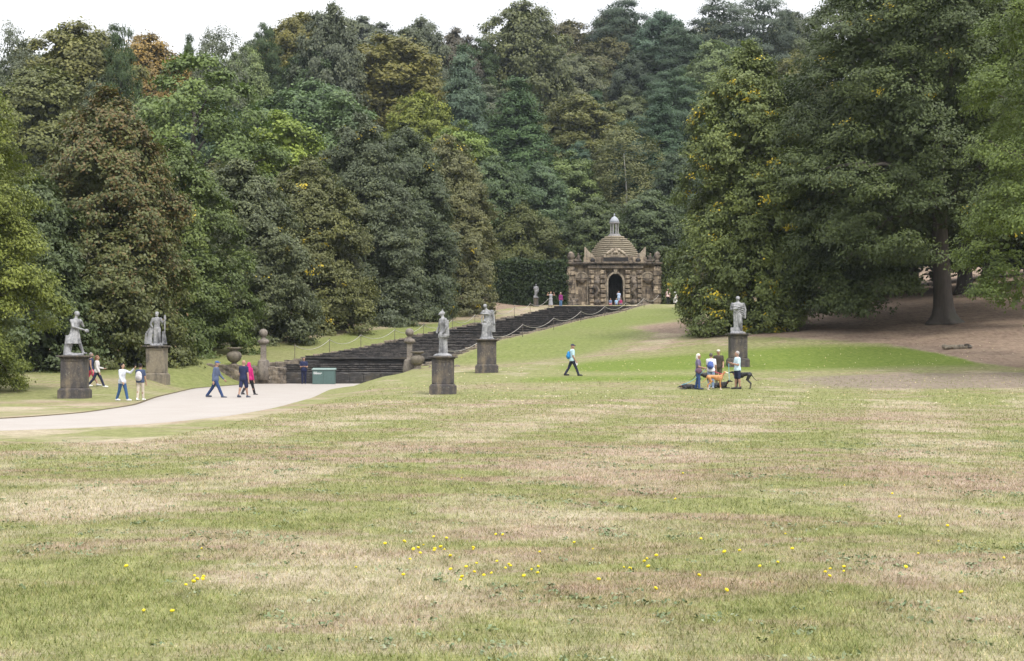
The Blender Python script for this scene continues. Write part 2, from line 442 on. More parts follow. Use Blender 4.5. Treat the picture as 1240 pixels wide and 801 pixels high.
# ------------------------------------------------------------------ ground
def make_ground():
    us = np.unique(np.concatenate([np.arange(-330, -60, 12), np.arange(-60, 62, .9), np.arange(62, 340, 12), [-5.15, -4.65, 4.65, 5.15]]))
    ys = np.unique(np.concatenate([np.arange(-80, 8, 8), np.arange(8, 200, 1.0), np.arange(200, 420, 5), np.arange(420, 1300, 40), [106.05, 106.45, 178.4, 178.9]]))
    U, Y = np.meshgrid(us, ys); X = U+xc(Y)
    Z = terrain(X, Y)
    inside = (np.abs(U) < 4.7) & (Y > 106.2) & (Y < 178.6)
    Z = np.where(inside, Z-1.6, Z)
    nu, ny = len(us), len(ys)
    V = np.stack([X, Y, Z], -1).reshape(-1, 3)
    idx = np.arange(nu*ny).reshape(ny, nu)
    fq = np.stack([idx[:-1, :-1], idx[:-1, 1:], idx[1:, 1:], idx[1:, :-1]], -1).reshape(-1, 4)
    me = bpy.data.meshes.new('lawn')
    me.vertices.add(len(V)); me.vertices.foreach_set('co', V.reshape(-1).astype(np.float32))
    me.loops.add(fq.size); me.loops.foreach_set('vertex_index', fq.reshape(-1).astype(np.int32))
    me.polygons.add(len(fq)); me.polygons.foreach_set('loop_start', np.arange(0, fq.size, 4, dtype=np.int32))
    me.polygons.foreach_set('loop_total', np.full(len(fq), 4, np.int32)); me.update(calc_edges=True)
    me.polygons.foreach_set('use_smooth', [True]*len(fq))
    x, y = V[:, 0], V[:, 1]; u = x-xc(y)
    yb = np.interp(x, [8, 11, 14, 18, 23, 25, 27, 34, 60], [150, 122, 111, 105, 101, 95.5, 87.5, 84, 80])
    bare = np.clip((y-yb)/5+.5, 0, 1)*(x > 8)
    bare = bare*(1-sstep(128, 140, y)*(1-sstep(16, 24, u)))
    tree_line = np.interp(y, [60, 95, 106, 124, 142, 165, 180], [-40, -34, -22, -13.5, -11.5, -9.5, -8])
    bare = np.maximum(bare, np.clip((tree_line-u)/1.5, 0, 1)*(y > 80))
    lush = np.exp(-((y-95)/8.0)**2)*sstep(-1, 6, x)*1.0
    lush = np.maximum(lush, .75*np.exp(-((y-84)/4.0)**2)*sstep(-4, 2, x)*(1-sstep(9, 13, x)))
    lush = np.maximum(lush, .38*sstep(56, 80, y)*(1-sstep(86, 100, y)))
    lush = np.maximum(lush, .56*sstep(84, 95, y)*(1-sstep(3, 9, u))*(1-sstep(150, 165, y)))
    lush = np.maximum(lush, .62*sstep(98, 110, y)*sstep(4, 6, u)*(1-sstep(14, 20, u))*(1-sstep(165, 176, y)))
    lush = lush*(1-bare)
    dry = .34*np.exp(-((y-(108+.5*(x-10)))/5.5)**2)*(x > 4)*(1-sstep(20, 28, x))
    dry = np.maximum(dry, .42*np.exp(-((y-yb-1)/3.5)**2)*(x > 10))
    dry = np.maximum(dry, .3*np.exp(-((y-171)/3.0)**2)*(u > 4)*(u < 30))
    dry = np.maximum(dry, .75*np.exp(-((u-tree_line-1.2)/1.6)**2)*(y > 100)*(y < 178))
    dry = np.maximum(dry, .5*np.exp(-((y-52)/9.0)**2))
    track = 1.0*np.exp(-((y-80)/5.6)**4)*sstep(9, 19, x)
    lush = lush*(1-track)
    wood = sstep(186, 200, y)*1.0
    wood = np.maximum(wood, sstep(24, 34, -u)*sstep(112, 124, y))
    for nm, a in (('lush', lush), ('bare', bare), ('dry', dry), ('track', track), ('wood', wood)):
        t = me.attributes.new(nm, 'FLOAT', 'POINT'); t.data.foreach_set('value', np.asarray(a, np.float32))
    o = link('lawn', me, M['ground']); tag(o, kind='structure')
make_ground()

def resample(P, n):
    P = np.array(P, float); d = np.r_[0, np.cumsum(np.hypot(*np.diff(P, axis=0).T))]
    t = np.linspace(0, d[-1], n); return np.stack([np.interp(t, d, P[:, 0]), np.interp(t, d, P[:, 1])], 1)
def smooth_line(P, n=120):
    Q = resample(P, n)
    for _ in range(5): Q[1:-1] = .25*Q[:-2]+.5*Q[1:-1]+.25*Q[2:]
    return Q
pl, pr = smooth_line(PL), smooth_line(PR)
def make_path():
    nl = 15; t = np.r_[0, np.linspace(.012, .988, 13), 1]
    G = pl[:, None, :]*(1-t)[None, :, None]+pr[:, None, :]*t[None, :, None]
    Z = terrain(G[..., 0], G[..., 1])+.022
    Z[:, 0] -= .10; Z[:, -1] -= .10
    V = np.concatenate([G, Z[..., None]], -1).reshape(-1, 3); n = len(pl)
    fs = [(i*nl+k, i*nl+k+1, (i+1)*nl+k+1, (i+1)*nl+k) for i in range(n-1) for k in range(nl-1)]
    me = mesh_from('path', V, fs, True); tag(link('path', me, M['path']), kind='structure')
    b = MB()
    for L, sg in ((pl, -1),):
        for i in range(len(L)-1):
            d = L[i+1]-L[i]; d = d/np.linalg.norm(d); nrm = np.array([-d[1], d[0]])*(1 if sg < 0 else -1)
            a0, a1 = L[i], L[i+1]; w = .10
            q = [a0, a1, a1+nrm*w, a0+nrm*w]
            h = [.045, .045, .03, .03]
            zs = [float(terrain(p[0], p[1])) for p in q]
            vs = [(p[0], p[1], z-.05) for p, z in zip(q, zs)]+[(p[0], p[1], z+hh) for p, z, hh in zip(q, zs, h)]
            b.add(vs, [(4, 5, 6, 7), (0, 1, 5, 4), (2, 3, 7, 6)])
    tag(b.build('path_edge', M['edge']), kind='structure')
make_path()

# ------------------------------------------------------------------ grass blades near the lens, one mass
def make_grass():
    out = []; tints = []
    bands = [(8.2, 12, 2800, 1.0), (12, 17, 1500, 1.15), (17, 25, 700, 1.5), (25, 38, 280, 2.1), (38, 56, 110, 3.0), (56, 74, 40, 4.2), (74, 84, 14, 5.2)]
    for y0, y1, dens, sc in bands:
        area = (y1-y0)*(y0+y1)*.33+(y1-y0)*1
        n = int(area*dens)
        y = np.sqrt(rg.random(n)*(y1**2-y0**2)+y0**2)
        x = (rg.random(n)-.5)*(y*.66+1)
        # tufts
        x += .02*rg.standard_normal(n); 
        patch = .5+.5*np.sin(x*1.7+np.sin(y*1.1)*2)*np.sin(y*1.3+np.sin(x*.9)*2)
        h = (.012+.020*rg.random(n)+.018*patch*rg.random(n))*(1+.2*(sc-1))
        tall = rg.random(n) < .012; h = np.where(tall, h*2.0, h)
        w = (.0018+.0022*rg.random(n))*sc
        a = rg.random(n)*2*np.pi; lean = h*(.3+.9*rg.random(n)); la = rg.random(n)*2*np.pi
        z = terrain(x, y)
        onpath = (y > 33) & (x < -7.5+np.maximum(0, 45-y)*-.0)
        b0 = np.stack([x-w*np.cos(a), y-w*np.sin(a), z-.004], -1); b1 = np.stack([x+w*np.cos(a), y+w*np.sin(a), z-.004], -1)
        tp = np.stack([x+lean*np.cos(la), y+lean*np.sin(la), z+h], -1)
        V = np.stack([b0, b1, tp], 1)[~onpath]
        out.append(V); tints.append(np.clip(.5+.27*rg.standard_normal(n), 0, 1)[~onpath])
    V = np.concatenate(out); T = np.concatenate(tints)
    me = quads_mesh('grass', V, T)
    lu = .38*sstep(56, 80, V[:, :, 1].mean(1)); la_ = me.attributes.new('lush', 'FLOAT', 'FACE'); la_.data.foreach_set('value', lu.astype(np.float32))
    tag(link('grass', me, M['blade']), 'short worn lawn grass in the foreground', 'grass', kind='stuff')
make_grass()
def make_weeds():
    n = 9000; y = np.sqrt(rg.random(n)*(34**2-8.5**2)+8.5**2); x = (rg.random(n)-.5)*(y*.66)
    p = np.sin(x*.9+1.7*np.sin(y*.6))*np.sin(y*1.25+1.3*np.sin(x*.7))+.5*np.sin(x*3.1+y*2.3)
    keep = ((p > .75) & (rg.random(n) < .7)) | (rg.random(n) < .05); x, y = x[keep], y[keep]; n = len(x); k = 8
    y = np.repeat(y, k)+.035*rg.standard_normal(n*k); x = np.repeat(x, k)+.035*rg.standard_normal(n*k)
    c = np.stack([x, y, terrain(x, y)+.012+.02*rg.random(n*k)], -1)
    nn = np.array([0, 0, 1])+.55*rg.standard_normal((n*k, 3))
    V = leaf_quads(c, nn, .034, .020); t = np.repeat(rg.random(n), k)*.7+.3*rg.random(n*k)
    m, nt, b = newmat('weed_leaf'); nt.links.new(ramp(nt, attr(nt, 'tint'), [(0, (.075, .115, .045)), (.5, (.14, .185, .08)), (1, (.28, .30, .19))]), b.inputs['Base Color']); b.inputs['Roughness'].default_value = .5
    tag(link('lawn_weeds', quads_mesh('lawn_weeds', V, t), m), 'patches of clover and plantain leaves in the foreground lawn', 'weeds', kind='stuff')
# ------------------------------------------------------------------ trees
def unit(a): return a/np.maximum(np.linalg.norm(a, axis=-1, keepdims=True), 1e-9)
def leaf_quads(c, n, l, w, down=0., rng=rg):
    k = len(c)
    d = rng.standard_normal((k, 3)); d[:, 2] -= down
    n = unit(n); d = unit(d-n*(d*n).sum(1, keepdims=True)); e = np.cross(n, d)
    l = (l*(.65+.7*rng.random(k)))[:, None]; w = (w*(.65+.7*rng.random(k)))[:, None]
    return np.stack([c-d*l*.5, c+e*w*.5+n*w*.12, c+d*l*.5, c-e*w*.5+n*w*.12], 1)
ENV = {   # radius against height, both 0..1
 'dome': [(.12, .35), (.25, .75), (.45, 1.0), (.65, .95), (.82, .72), (.93, .42), (1, .05)],
 'egg': [(.0, .80), (.06, .98), (.2, 1.0), (.4, .95), (.6, .84), (.78, .66), (.92, .40), (1, .05)],
 'oak': [(.18, .4), (.3, .85), (.5, 1.0), (.7, .9), (.85, .62), (.96, .3), (1, .05)],
 'cone': [(.08, .95), (.2, 1.0), (.45, .74), (.7, .45), (.88, .22), (1, .02)],
 'column': [(.1, .7), (.3, 1.0), (.55, .95), (.8, .74), (.95, .45), (1, .15)],
 'bush': [(0, .9), (.2, 1.0), (.5, .92), (.75, .68), (.93, .32), (1, .05)],
}
def gen_crown(name, seed, H, Rd, env='dome', lobes=60, lobe_s=1.7, flat=.7, cl=22, lv=22, clump=.45, leaf=(.32, .2), down=.3, inner=.15,
              droop=0., accent=None, accent_p=0., cover=None, extra=None, upn=.5):
    rng = np.random.default_rng(seed)
    E = np.array(ENV[env]) if isinstance(env, str) else np.array(env)
    hs = np.linspace(E[0, 0], 1, 200); rr = np.interp(hs, E[:, 0], E[:, 1])
    cdf = np.cumsum(rr+.08); cdf /= cdf[-1]
    q = (np.arange(lobes)+rng.random(lobes))/lobes
    h = np.interp(q, cdf, hs)
    ang = np.arange(lobes)*2.39996+rng.random(lobes)*1.1
    r = np.interp(h, E[:, 0], E[:, 1])
    mod = 1+.13*np.sin(3*ang+seed)+.09*np.sin(5*ang+7*h*3)
    s = lobe_s*(.6+.8*rng.random(lobes))*(.55+.45*r)
    rad = np.maximum(r*Rd*mod*(.72+.30*rng.random(lobes)**.6)-s*.55, 0)
    slope = np.gradient(rr, hs); sl = np.interp(h, hs, -slope)*Rd/H
    O = unit(np.stack([np.cos(ang), np.sin(ang), np.clip(sl, -.6, 2)], -1))
    Lc = np.stack([np.cos(ang)*rad, np.sin(ang)*rad, h*H-s*.4], -1)
    if cover is not None:
        keep = cover(Lc, h); Lc, O, s, h = Lc[keep], O[keep], s[keep], h[keep]
    if extra is not None:
        ex = np.array(extra, float)
        Lc = np.vstack([Lc, ex[:, :3]]); s = np.r_[s, ex[:, 3]]; h = np.r_[h, ex[:, 2]/H]
        O = np.vstack([O, unit(np.c_[ex[:, :2], np.full(len(ex), .3*1.0)])])
    nl = len(Lc)
    id_ = np.repeat(np.arange(nl), cl)
    d = unit(unit(rng.standard_normal((nl*cl, 3)))+.75*O[id_]+np.array([0, 0, .35]))
    off = d*(s[id_]*(.70+.42*rng.random(nl*cl)))[:, None]
    off[:, 2] *= flat
    C = Lc[id_]+off
    C[:, 2] -= droop*((off[:, 0]**2+off[:, 1]**2)/np.maximum(s[id_], .3))
    ltone = rng.random(nl)[id_]*.35+rng.random(nl*cl)*.3
    jd = np.repeat(np.arange(nl*cl), lv)
    c = C[jd]+rng.standard_normal((nl*cl*lv, 3))*clump*np.array([1, 1, .55])*(.6+.8*rng.random(nl*cl))[jd][:, None]
    if droop: c[:, 2] -= droop*.5*np.abs(rng.standard_normal(len(c)))*clump
    n = unit(1.0*d[jd]+.35*O[id_][jd]+np.array([0, 0, upn])+.48*rng.standard_normal((len(c), 3)))
    V = leaf_quads(c, n, leaf[0], leaf[1], down, rng)
    tint = np.clip(ltone[jd]+.35*rng.random(len(c)), 0, 1)
    ht = np.clip(c[:, 2]/H, 0, 1)
    acc = np.zeros(len(c))
    if accent is not None:
        acc = accent(c, H, rng, jd)
    elif accent_p:
        pick = rng.random(nl*cl) < accent_p
        acc = (pick[jd] & (rng.random(len(c)) < .7))*.9
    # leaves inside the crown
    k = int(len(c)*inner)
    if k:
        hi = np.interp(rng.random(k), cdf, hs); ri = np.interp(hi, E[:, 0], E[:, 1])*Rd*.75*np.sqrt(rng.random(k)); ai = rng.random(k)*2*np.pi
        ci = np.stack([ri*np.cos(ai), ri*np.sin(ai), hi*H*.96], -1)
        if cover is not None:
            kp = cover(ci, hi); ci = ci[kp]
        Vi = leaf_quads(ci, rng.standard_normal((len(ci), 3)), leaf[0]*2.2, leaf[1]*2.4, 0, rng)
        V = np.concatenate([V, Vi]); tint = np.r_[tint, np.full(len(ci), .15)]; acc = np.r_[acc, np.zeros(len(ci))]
    return quads_mesh(name, V, tint, acc), Lc, s
def trunk_mesh(seed, H, r, lobes=None, nlimb=8, flare=.8, top=.75, start=.25, lean=(0, 0), fl=.12):
    rng = random.Random(seed); b = MB()
    zs = [0, .15, .35, .7, 1.2, 2]+[2+(top*H-2)*t for t in (.15, .3, .5, .75, 1)]
    pts = []; rad = []; flu = []
    for z in zs:
        t = z/(top*H)
        pts.append((lean[0]*t+.15*math.sin(t*5+seed)*min(1, t*3), lean[1]*t+.12*math.cos(t*4+seed)*min(1, t*3), z-.12))
        rad.append(r*(1-.78*t)*(1+flare*math.exp(-z/.45))); flu.append(fl*(.35+1.6*math.exp(-z/.7)))
    b.tube(pts, rad, 20, flu, 5)
    if lobes is not None and len(lobes):
        idx = list(range(len(lobes))); rng.shuffle(idx)
        for i in idx[:nlimb]:
            e = Vector(lobes[i]); z0 = min(top*H*.95, max(start*H, e.z-.55*math.hypot(e.x, e.y)-rng.random()*1.5))
            t = z0/(top*H); p0 = Vector((lean[0]*t, lean[1]*t, z0))
            r0 = r*(1-.78*t)*.5
            pp = []; rr = []
            for k in range(7):
                q = k/6; p = p0.lerp(e, q); p.z += .8*math.sin(q*math.pi)*(e-p0).length*.12
                p += Vector((rng.uniform(-1, 1), rng.uniform(-1, 1), rng.uniform(-1, 1)))*.12*(0 < k < 6)*(1+.05*H)*.5
                pp.append(p); rr.append(r0*(1-.85*q)+.015)
            b.tube(pp, rr, 7)
    return b.mesh('trunk', True)

def tree_obj(name, crown, trunk, loc, label, color, lm='leaf', bark='bark', scale=(1, 1, 1), rz=0, group=None):
    o = empty(name, loc, rz, label, 'tree', group); o.scale = scale
    c = link('crown', crown, M[lm], o); c.color = (color[0]*1.55, color[1]*1.52, color[2]*1.5, 1)
    link('trunk', trunk, M[bark], o)
    return o

make_weeds()
# prototypes for the wood on the hillside
PROTO = {}
def proto(key, name, env, lm, bark='bark', H=20., Rd=7., r=.4, **kw):
    lst = []
    for sd in (1, 2):
        me, L, s = gen_crown('crown', sd*17+len(PROTO)*5, H, Rd, env, **kw)
        lst.append((me, trunk_mesh(sd, H, r, L, 0 if key == 'birch' else 7)))
    PROTO[key] = (name, lst, lm, bark, H, Rd)
proto('dome', 'broadleaf_tree', 'dome', 'leaf', lobes=85, lobe_s=1.75, cl=22, lv=17, clump=.42, leaf=(.42, .28), flat=.75, inner=.12)
proto('oak', 'oak_tree', 'oak', 'leaf', lobes=62, lobe_s=1.9, cl=22, lv=20, clump=.45, leaf=(.42, .30), flat=.6, inner=.06)
proto('tall', 'broadleaf_tree', 'column', 'leaf', lobes=95, lobe_s=1.4, Rd=5, cl=20, lv=15, clump=.38, leaf=(.38, .25), flat=.9, inner=.12, down=.6)
proto('pine', 'pine_tree', [(.15, .5), (.3, .85), (.5, 1), (.7, .9), (.85, .75), (.96, .5), (1, .3)], 'needle', 'bark_dark', Rd=6, lobes=48, lobe_s=2.1, flat=.28, cl=26, lv=22, clump=.40, leaf=(.45, .13), down=-.4, inner=.05, upn=.9)
proto('fir', 'conifer_tree', 'cone', 'needle', 'bark_dark', Rd=5, lobes=110, lobe_s=1.5, flat=.35, cl=18, lv=20, clump=.36, leaf=(.42, .13), down=.5, droop=.3, inner=.1, upn=.6)
proto('birch', 'birch_tree', 'column', 'leaf', 'birch', Rd=4.5, r=.15, lobes=60, lobe_s=1.2, cl=16, lv=15, clump=.5, leaf=(.30, .2), flat=1.2, down=1.2, droop=.4, inner=.02)
proto('bush', 'yew_tree', 'bush', 'needle', 'bark_dark', H=10., Rd=6, lobes=80, lobe_s=1.5, cl=20, lv=18, clump=.4, leaf=(.36, .14), flat=.5, down=.5, droop=.35, inner=.12)

def solve_D(px, top, Ht, lo=186, hi=400):
    best = None
    for D in np.arange(lo, hi, 2.0):
        f = zat(top, D)-tz(at(px, D), D)
        e = abs(f-Ht)
        if best is None or e < best[0]: best = (e, D, f)
    return best[1], best[2]
PLACED = []
def hill(key, px, top, w, bot, color, label, Ht=20, D=None, sd=None, rz=None, group=None, lm=None, depth=1.0):
    name, lst, lm0, bark, H0, R0 = PROTO[key]
    if D is None: D, Hh = solve_D(px, top, Ht)
    else: Hh = zat(top, D)-tz(at(px, D), D)
    x = at(px, D); z = tz(x, D); Hh = max(Hh, 4)
    rad = w/2/F*D*(1.22 if key in ('dome', 'oak') else 1.1)
    me, tr = lst[sd if sd is not None else random.randrange(2)]
    s = rad/R0
    tree_obj(name, me, tr, (x, D, z), label, color, lm or lm0, bark, (s, s*depth, Hh/H0), random.uniform(0, 360) if rz is None else rz, group)
    PLACED.append((px, top, w, bot, D))
OL = (.090, .092, .030); DG = (.040, .062, .026); BG = (.048, .080, .056); YG = (.120, .140, .028); PG = (.105, .135, .060); GG = (.070, .082, .055); BR = (.135, .098, .042); KH = (.100, .092, .045)
hill_list = [
 # kind, px, top, width, visible bottom, colour, label, height
 ('birch', 14, 30, 60, 95, GG, 'thin grey-green birch with white trunk at the far left of the skyline', 20),
 ('dome', 95, 28, 130, 105, OL, 'broad olive domed tree on the left skyline, widest crown there', 21),
 ('dome', 178, 42, 82, 80, (.150, .105, .035), 'rusty orange-brown crown on the left skyline', 19),
 ('pine', 146, 24, 44, 60, DG, 'dark sparse treetop poking up behind the olive dome on the left skyline', 23),
 ('dome', 100, 48, 80, 100, GG, 'grey-green round crown in front of the olive skyline dome', 17),
 ('fir', 147, 58, 36, 92, BG, 'small blue-green conifer below the rusty skyline crown', 15),
 ('fir', 228, 40, 40, 70, DG, 'dark pine top rising behind the big oak on the left', 20),
 ('birch', 270, 33, 62, 75, GG, 'pale feathery treetop on the skyline above the big oak', 22),
 ('birch', 252, 36, 40, 75, GG, 'smaller feathery treetop left of the pale one above the big oak', 21),
 ('oak', 298, 55, 56, 95, PG, 'mid green crown right behind the big oak below the skyline', 18),
 ('pine', 322, 26, 42, 75, DG, 'dark ragged pine at the left shoulder of the middle skyline', 21),
 ('dome', 362, 16, 92, 105, (.105, .100, .030), 'large ochre-topped dome tree on the middle skyline', 21),
 ('dome', 402, 5, 66, 45, GG, 'small rounded crown topping the middle skyline behind the ochre dome', 24),
 ('dome', 385, 50, 80, 105, DG, 'dark green round tree below the ochre skyline dome', 18),
 ('dome', 440, 22, 80, 80, GG, 'grey-green tree on the skyline right of the ochre dome', 22),
 ('dome', 512, 22, 60, 60, GG, 'thin leafy crown standing up on the skyline notch', 22),
 ('dome', 490, 36, 70, 80, GG, 'low grey-green crown in the middle of the skyline', 20),
 ('dome', 470, 44, 124, 150, (.105, .100, .026), 'big rounded tree with yellowing tips in the middle of the hillside', 20),
 ('dome', 552, 36, 56, 85, (.06, .055, .045), 'dull brownish crown on the skyline dip', 20),
 ('pine', 585, 45, 44, 90, DG, 'dark treetop at the right end of the skyline dip', 19),
 ('dome', 592, 52, 34, 100, (.10, .085, .05), 'narrow fawn-coloured crown beside the blue-green pine', 17),
 ('dome', 380, 100, 126, 160, (.058, .092, .038), 'mid green spreading tree above the bright yellow-green crown', 17),
 ('fir', 560, 52, 84, 185, (.062, .092, .066), 'tall blue-green pine standing in the centre of the hillside', 24),
 ('fir', 627, 92, 110, 285, (.046, .078, .036), 'tallest dark green conifer left of the domed house', 22),
 ('dome', 510, 112, 70, 170, YG, 'yellow-green crown between the avenue trees and the blue-green pine', 16),
 ('oak', 560, 150, 80, 230, (.085, .120, .028), 'bright green leafy tree right behind the end of the avenue', 16),
 ('dome', 600, 190, 70, 260, (.05, .075, .035), 'dark green tree at the foot of the tall conifer', 14),
 ('dome', 635, 2, 92, 70, (.068, .078, .034), 'large smooth dome tree on the right-hand skyline', 23),
 ('dome', 690, 26, 80, 90, (.075, .070, .035), 'brown-green crown right of the smooth skyline dome', 21),
 ('pine', 752, -2, 78, 85, (.035, .052, .038), 'tall dark pine breaking the right-hand skyline', 25),
 ('dome', 745, 10, 64, 85, GG, 'grey crown behind the tall dark skyline pine', 22),
 ('dome', 803, 14, 70, 70, BG, 'blue-green round tree right of the skyline pine', 21),
 ('dome', 668, 50, 80, 110, BG, 'blue-grey crown below the right-hand skyline', 19),
 ('oak', 632, 60, 40, 95, (.11, .125, .035), 'small yellow-green crown above the tall conifer', 17),
 ('pine', 636, 68, 50, 110, DG, 'dark pine with a bare pink trunk above the tall conifer', 16),
 ('dome', 693, 66, 70, 135, (.095, .105, .062), 'pale grey-green rounded tree in the middle of the right hillside', 18),
 ('dome', 735, 46, 80, 120, (.075, .075, .035), 'olive tree below the tall dark skyline pine', 18),
 ('pine', 822, 34, 76, 100, (.036, .056, .036), 'layered dark pine high on the right of the hillside', 20),
 ('oak', 868, 48, 70, 110, (.095, .125, .055), 'pale fresh green crown beside the yellow-spotted tree', 18),
 ('pine', 872, -4, 84, 60, (.05, .066, .052), 'blue-grey pine on the skyline above the yellow-spotted tree', 24),
 ('pine', 925, -14, 70, 70, (.05, .066, .052), 'grey pine top left of the great beech', 25),
 ('pine', 815, 84, 72, 150, (.046, .075, .045), 'flat-layered pine half way up right of the dark hollow', 17),
 ('dome', 770, 62, 54, 110, (.032, .045, .028), 'shadowy dark crown beside the dark hollow', 17),
 ('dome', 706, 115, 96, 195, (.080, .085, .026), 'rust-topped green tree above the domed house', 16),
 ('fir', 722, 108, 56, 170, (.05, .08, .05), 'grey-green conifer behind the rust-topped tree', 17),
 ('fir', 800, 112, 84, 215, (.040, .068, .042), 'dark layered conifer above and right of the lantern', 18),
 ('pine', 765, 140, 60, 190, (.044, .07, .05), 'blue-green pine between the birch and the layered conifer', 15),
 ('birch', 757, 150, 84, 262, (.088, .096, .040), 'birch with white trunk standing straight above the lantern', 17),
 ('pine', 699, 170, 44, 230, BG, 'small blue-green pine left of the birch', 13),
 ('oak', 690, 186, 70, 275, (.085, .115, .042), 'pale green leafy tree left of the birch', 13),
 ('dome', 650, 196, 66, 260, (.055, .085, .045), 'rounded green tree between the tall conifer and the pale one', 13),
 ('bush', 631, 245, 98, 325, (.070, .080, .032), 'brownish drooping yew left of the domed house above the hedge', 10),
 ('dome', 790, 232, 76, 310, (.052, .072, .034), 'dark green tree right behind the dome of the house', 12),
 ('dome', 722, 240, 66, 310, (.052, .070, .030), 'dark green tree left of the lantern behind the house', 12),
 ('dome', 690, 262, 60, 320, (.05, .07, .032), 'low dark green tree behind the left corner of the house', 9),
 ('dome', 830, 180, 70, 300, (.045, .065, .036), 'dark tree between the house and the yellow-spotted tree', 15),
 ('dome', 55, 82, 130, 150, (.088, .098, .036), 'olive green crown at the left above the rust-tinted avenue tree', 19),
 ('oak', 20, 98, 70, 160, (.10, .125, .035), 'yellow-green crown at the far left edge below the skyline', 17),
 ('dome', 28, 128, 90, 220, (.075, .090, .052), 'grey-green crown at the far left behind the drooping branch', 17),
 ('dome', 128, 92, 60, 125, (.06, .075, .045), 'small grey-green crown peeping over the rust-tinted avenue tree', 17),
]
for h in hill_list:
    k, px, top, w, bot, c, lab, Ht = h
    left = px < 145
    hill(k, px, top, w, bot, c, lab, Ht, group='trees of the hillside wood')

# filler crowns that close the wood between the named trees
def fill():
    n = 0
    for D in (200, 214, 230, 247, 265, 285, 305, 328, 352, 380):
        step = 9.5 if D < 260 else 11
        for x in np.arange(-.40*D, .36*D, step):
            xx = x+random.uniform(-2.5, 2.5); dd = D+random.uniform(-5, 5)
            px = CX+F*xx/dd
            if abs(xx-11.4) < 9 and dd < 203: continue
            Hh = random.uniform(12, 18) if D > 240 else (random.uniform(10, 13) if D > 210 else random.uniform(7, 9))
            top = HY-F*(tz(xx, dd)+Hh-EYE)/dd
            rad = random.uniform(5.0, 7.4); wpx = 2*rad*F/dd
            bad = False
            for (p, t, w, b, d2) in PLACED:
                if d2 > dd-2 and abs(p-px) < w*.45+wpx*.3 and top < b-10: bad = True; break
            sky = np.interp(px, [-50, 0, 50, 80, 140, 165, 212, 225, 290, 305, 325, 365, 405, 430, 500, 540, 590, 598, 615, 670, 720, 780, 820, 830, 845, 870], [60, 62, 45, 28, 25, 35, 55, 42, 48, 55, 30, 16, 8, 18, 26, 42, 46, 26, 8, 12, 8, 8, 24, 32, 16, 4])
            if bad or top < sky+6 or px > 1000: continue
            key = random.choice(['dome', 'dome', 'dome', 'oak'])
            c = random.choice([DG, OL, GG, BG, (.055, .08, .035), (.07, .085, .04)])
            name, lst, lm, bark, H0, R0 = PROTO[key]
            me, tr = random.choice(lst)
            tree_obj(name, me, tr, (xx, dd, tz(xx, dd)), 'green tree crown filling the dense hillside wood between larger trees', c, lm, bark, (rad/R0, rad/R0, Hh/H0), random.uniform(0, 360), 'trees of the hillside wood'); n += 1
    return n
NF = fill()

# avenue left of the cascade: crowns to the ground
def rust_top(c, H, rng, jd):
    t = c[:, 2]/H; side = c[:, 0]/6
    p = np.clip((t-.30)*.85+.25*side, .02, .7)
    return (rng.random(len(c)) < p)*(.5+.5*rng.random(len(c)))
def avenue(px, D, top, w, color, label, seed, lm='leaf', accent=None, ap=0.004, dens=1., env='egg', leaf=(.215, .14), bark='bark', lobe=1.45):
    x = at(px, D); z = tz(x, D); H = zat(top, D)-z; Rd = w/2/F*D
    nl = int(2.9*H*Rd/ (lobe*lobe)*dens)
    me, L, s = gen_crown('crown', seed, H, Rd, env, lobes=nl, lobe_s=lobe, flat=.7, cl=26, lv=32, clump=.235, leaf=leaf, down=.8, droop=.42, inner=.05, accent=accent, accent_p=ap)
    t = trunk_mesh(seed, H, .42, L, 8)
    tree_obj('avenue_tree', me, t, (x, D, z), label, color, lm, bark, group='avenue trees left of the cascade')
avenue(130, 102, 110, 190, (.068, .078, .030), 'rust-tinted tall tree behind the two leftmost statues', 31, 'rust', rust_top, lobe=1.35)
avenue(208, 113, 172, 172, (.066, .090, .028), 'fresh green tree right of the rust-tinted one', 32, ap=.004)
avenue(292, 124, 188, 158, (.062, .074, .040), 'grey-green tree behind the stone urn and ball pier', 33, ap=.006)
avenue(372, 135, 190, 150, (.080, .087, .036), 'olive-brown tree in the middle of the avenue row', 34, ap=.012)
avenue(440, 147, 138, 138, (.062, .076, .046), 'tallest dark grey-green tree of the avenue row', 35, ap=.010)
avenue(494, 156, 152, 122, (.052, .067, .038), 'dark tree second from the far end of the avenue', 36, ap=.006)
avenue(541, 166, 160, 124, (.092, .096, .047), 'khaki tree at the far end of the avenue nearest the house', 37, ap=.010)
avenue(40, 96, 205, 150, (.05, .068, .03), 'dark green tree behind the drooping branches at the left edge', 38)

# the big oak and its bright neighbour behind the avenue
def solo(name, px, D, top, w, color, label, seed, env, lm='leaf', bark='bark', r=.5, limbs=16, start=.25, lobes=70, **kw):
    x = at(px, D); z = tz(x, D); H = zat(top, D)-z; Rd = w/2/F*D
    me, L, s = gen_crown('crown', seed, H, Rd, env, lobes=lobes, **kw)
    t = trunk_mesh(seed, H, r, L, limbs, start=start)
    return tree_obj(name, me, t, (x, D, z), label, color, lm, bark)
solo('oak_tree', 236, 150, 58, 190, (.074, .105, .034), 'big green oak with dark bare limbs showing, behind the avenue on the left', 51, 'oak', bark='bark_dark', r=.62, limbs=26, start=.3,
     lobes=62, lobe_s=1.75, flat=.62, cl=24, lv=26, clump=.40, leaf=(.34, .22), inner=0,
     cover=lambda c, h: ~((c[:, 1] < .5) & (np.abs(c[:, 0]+.4) < 2.9) & (h > .22) & (h < .56)))
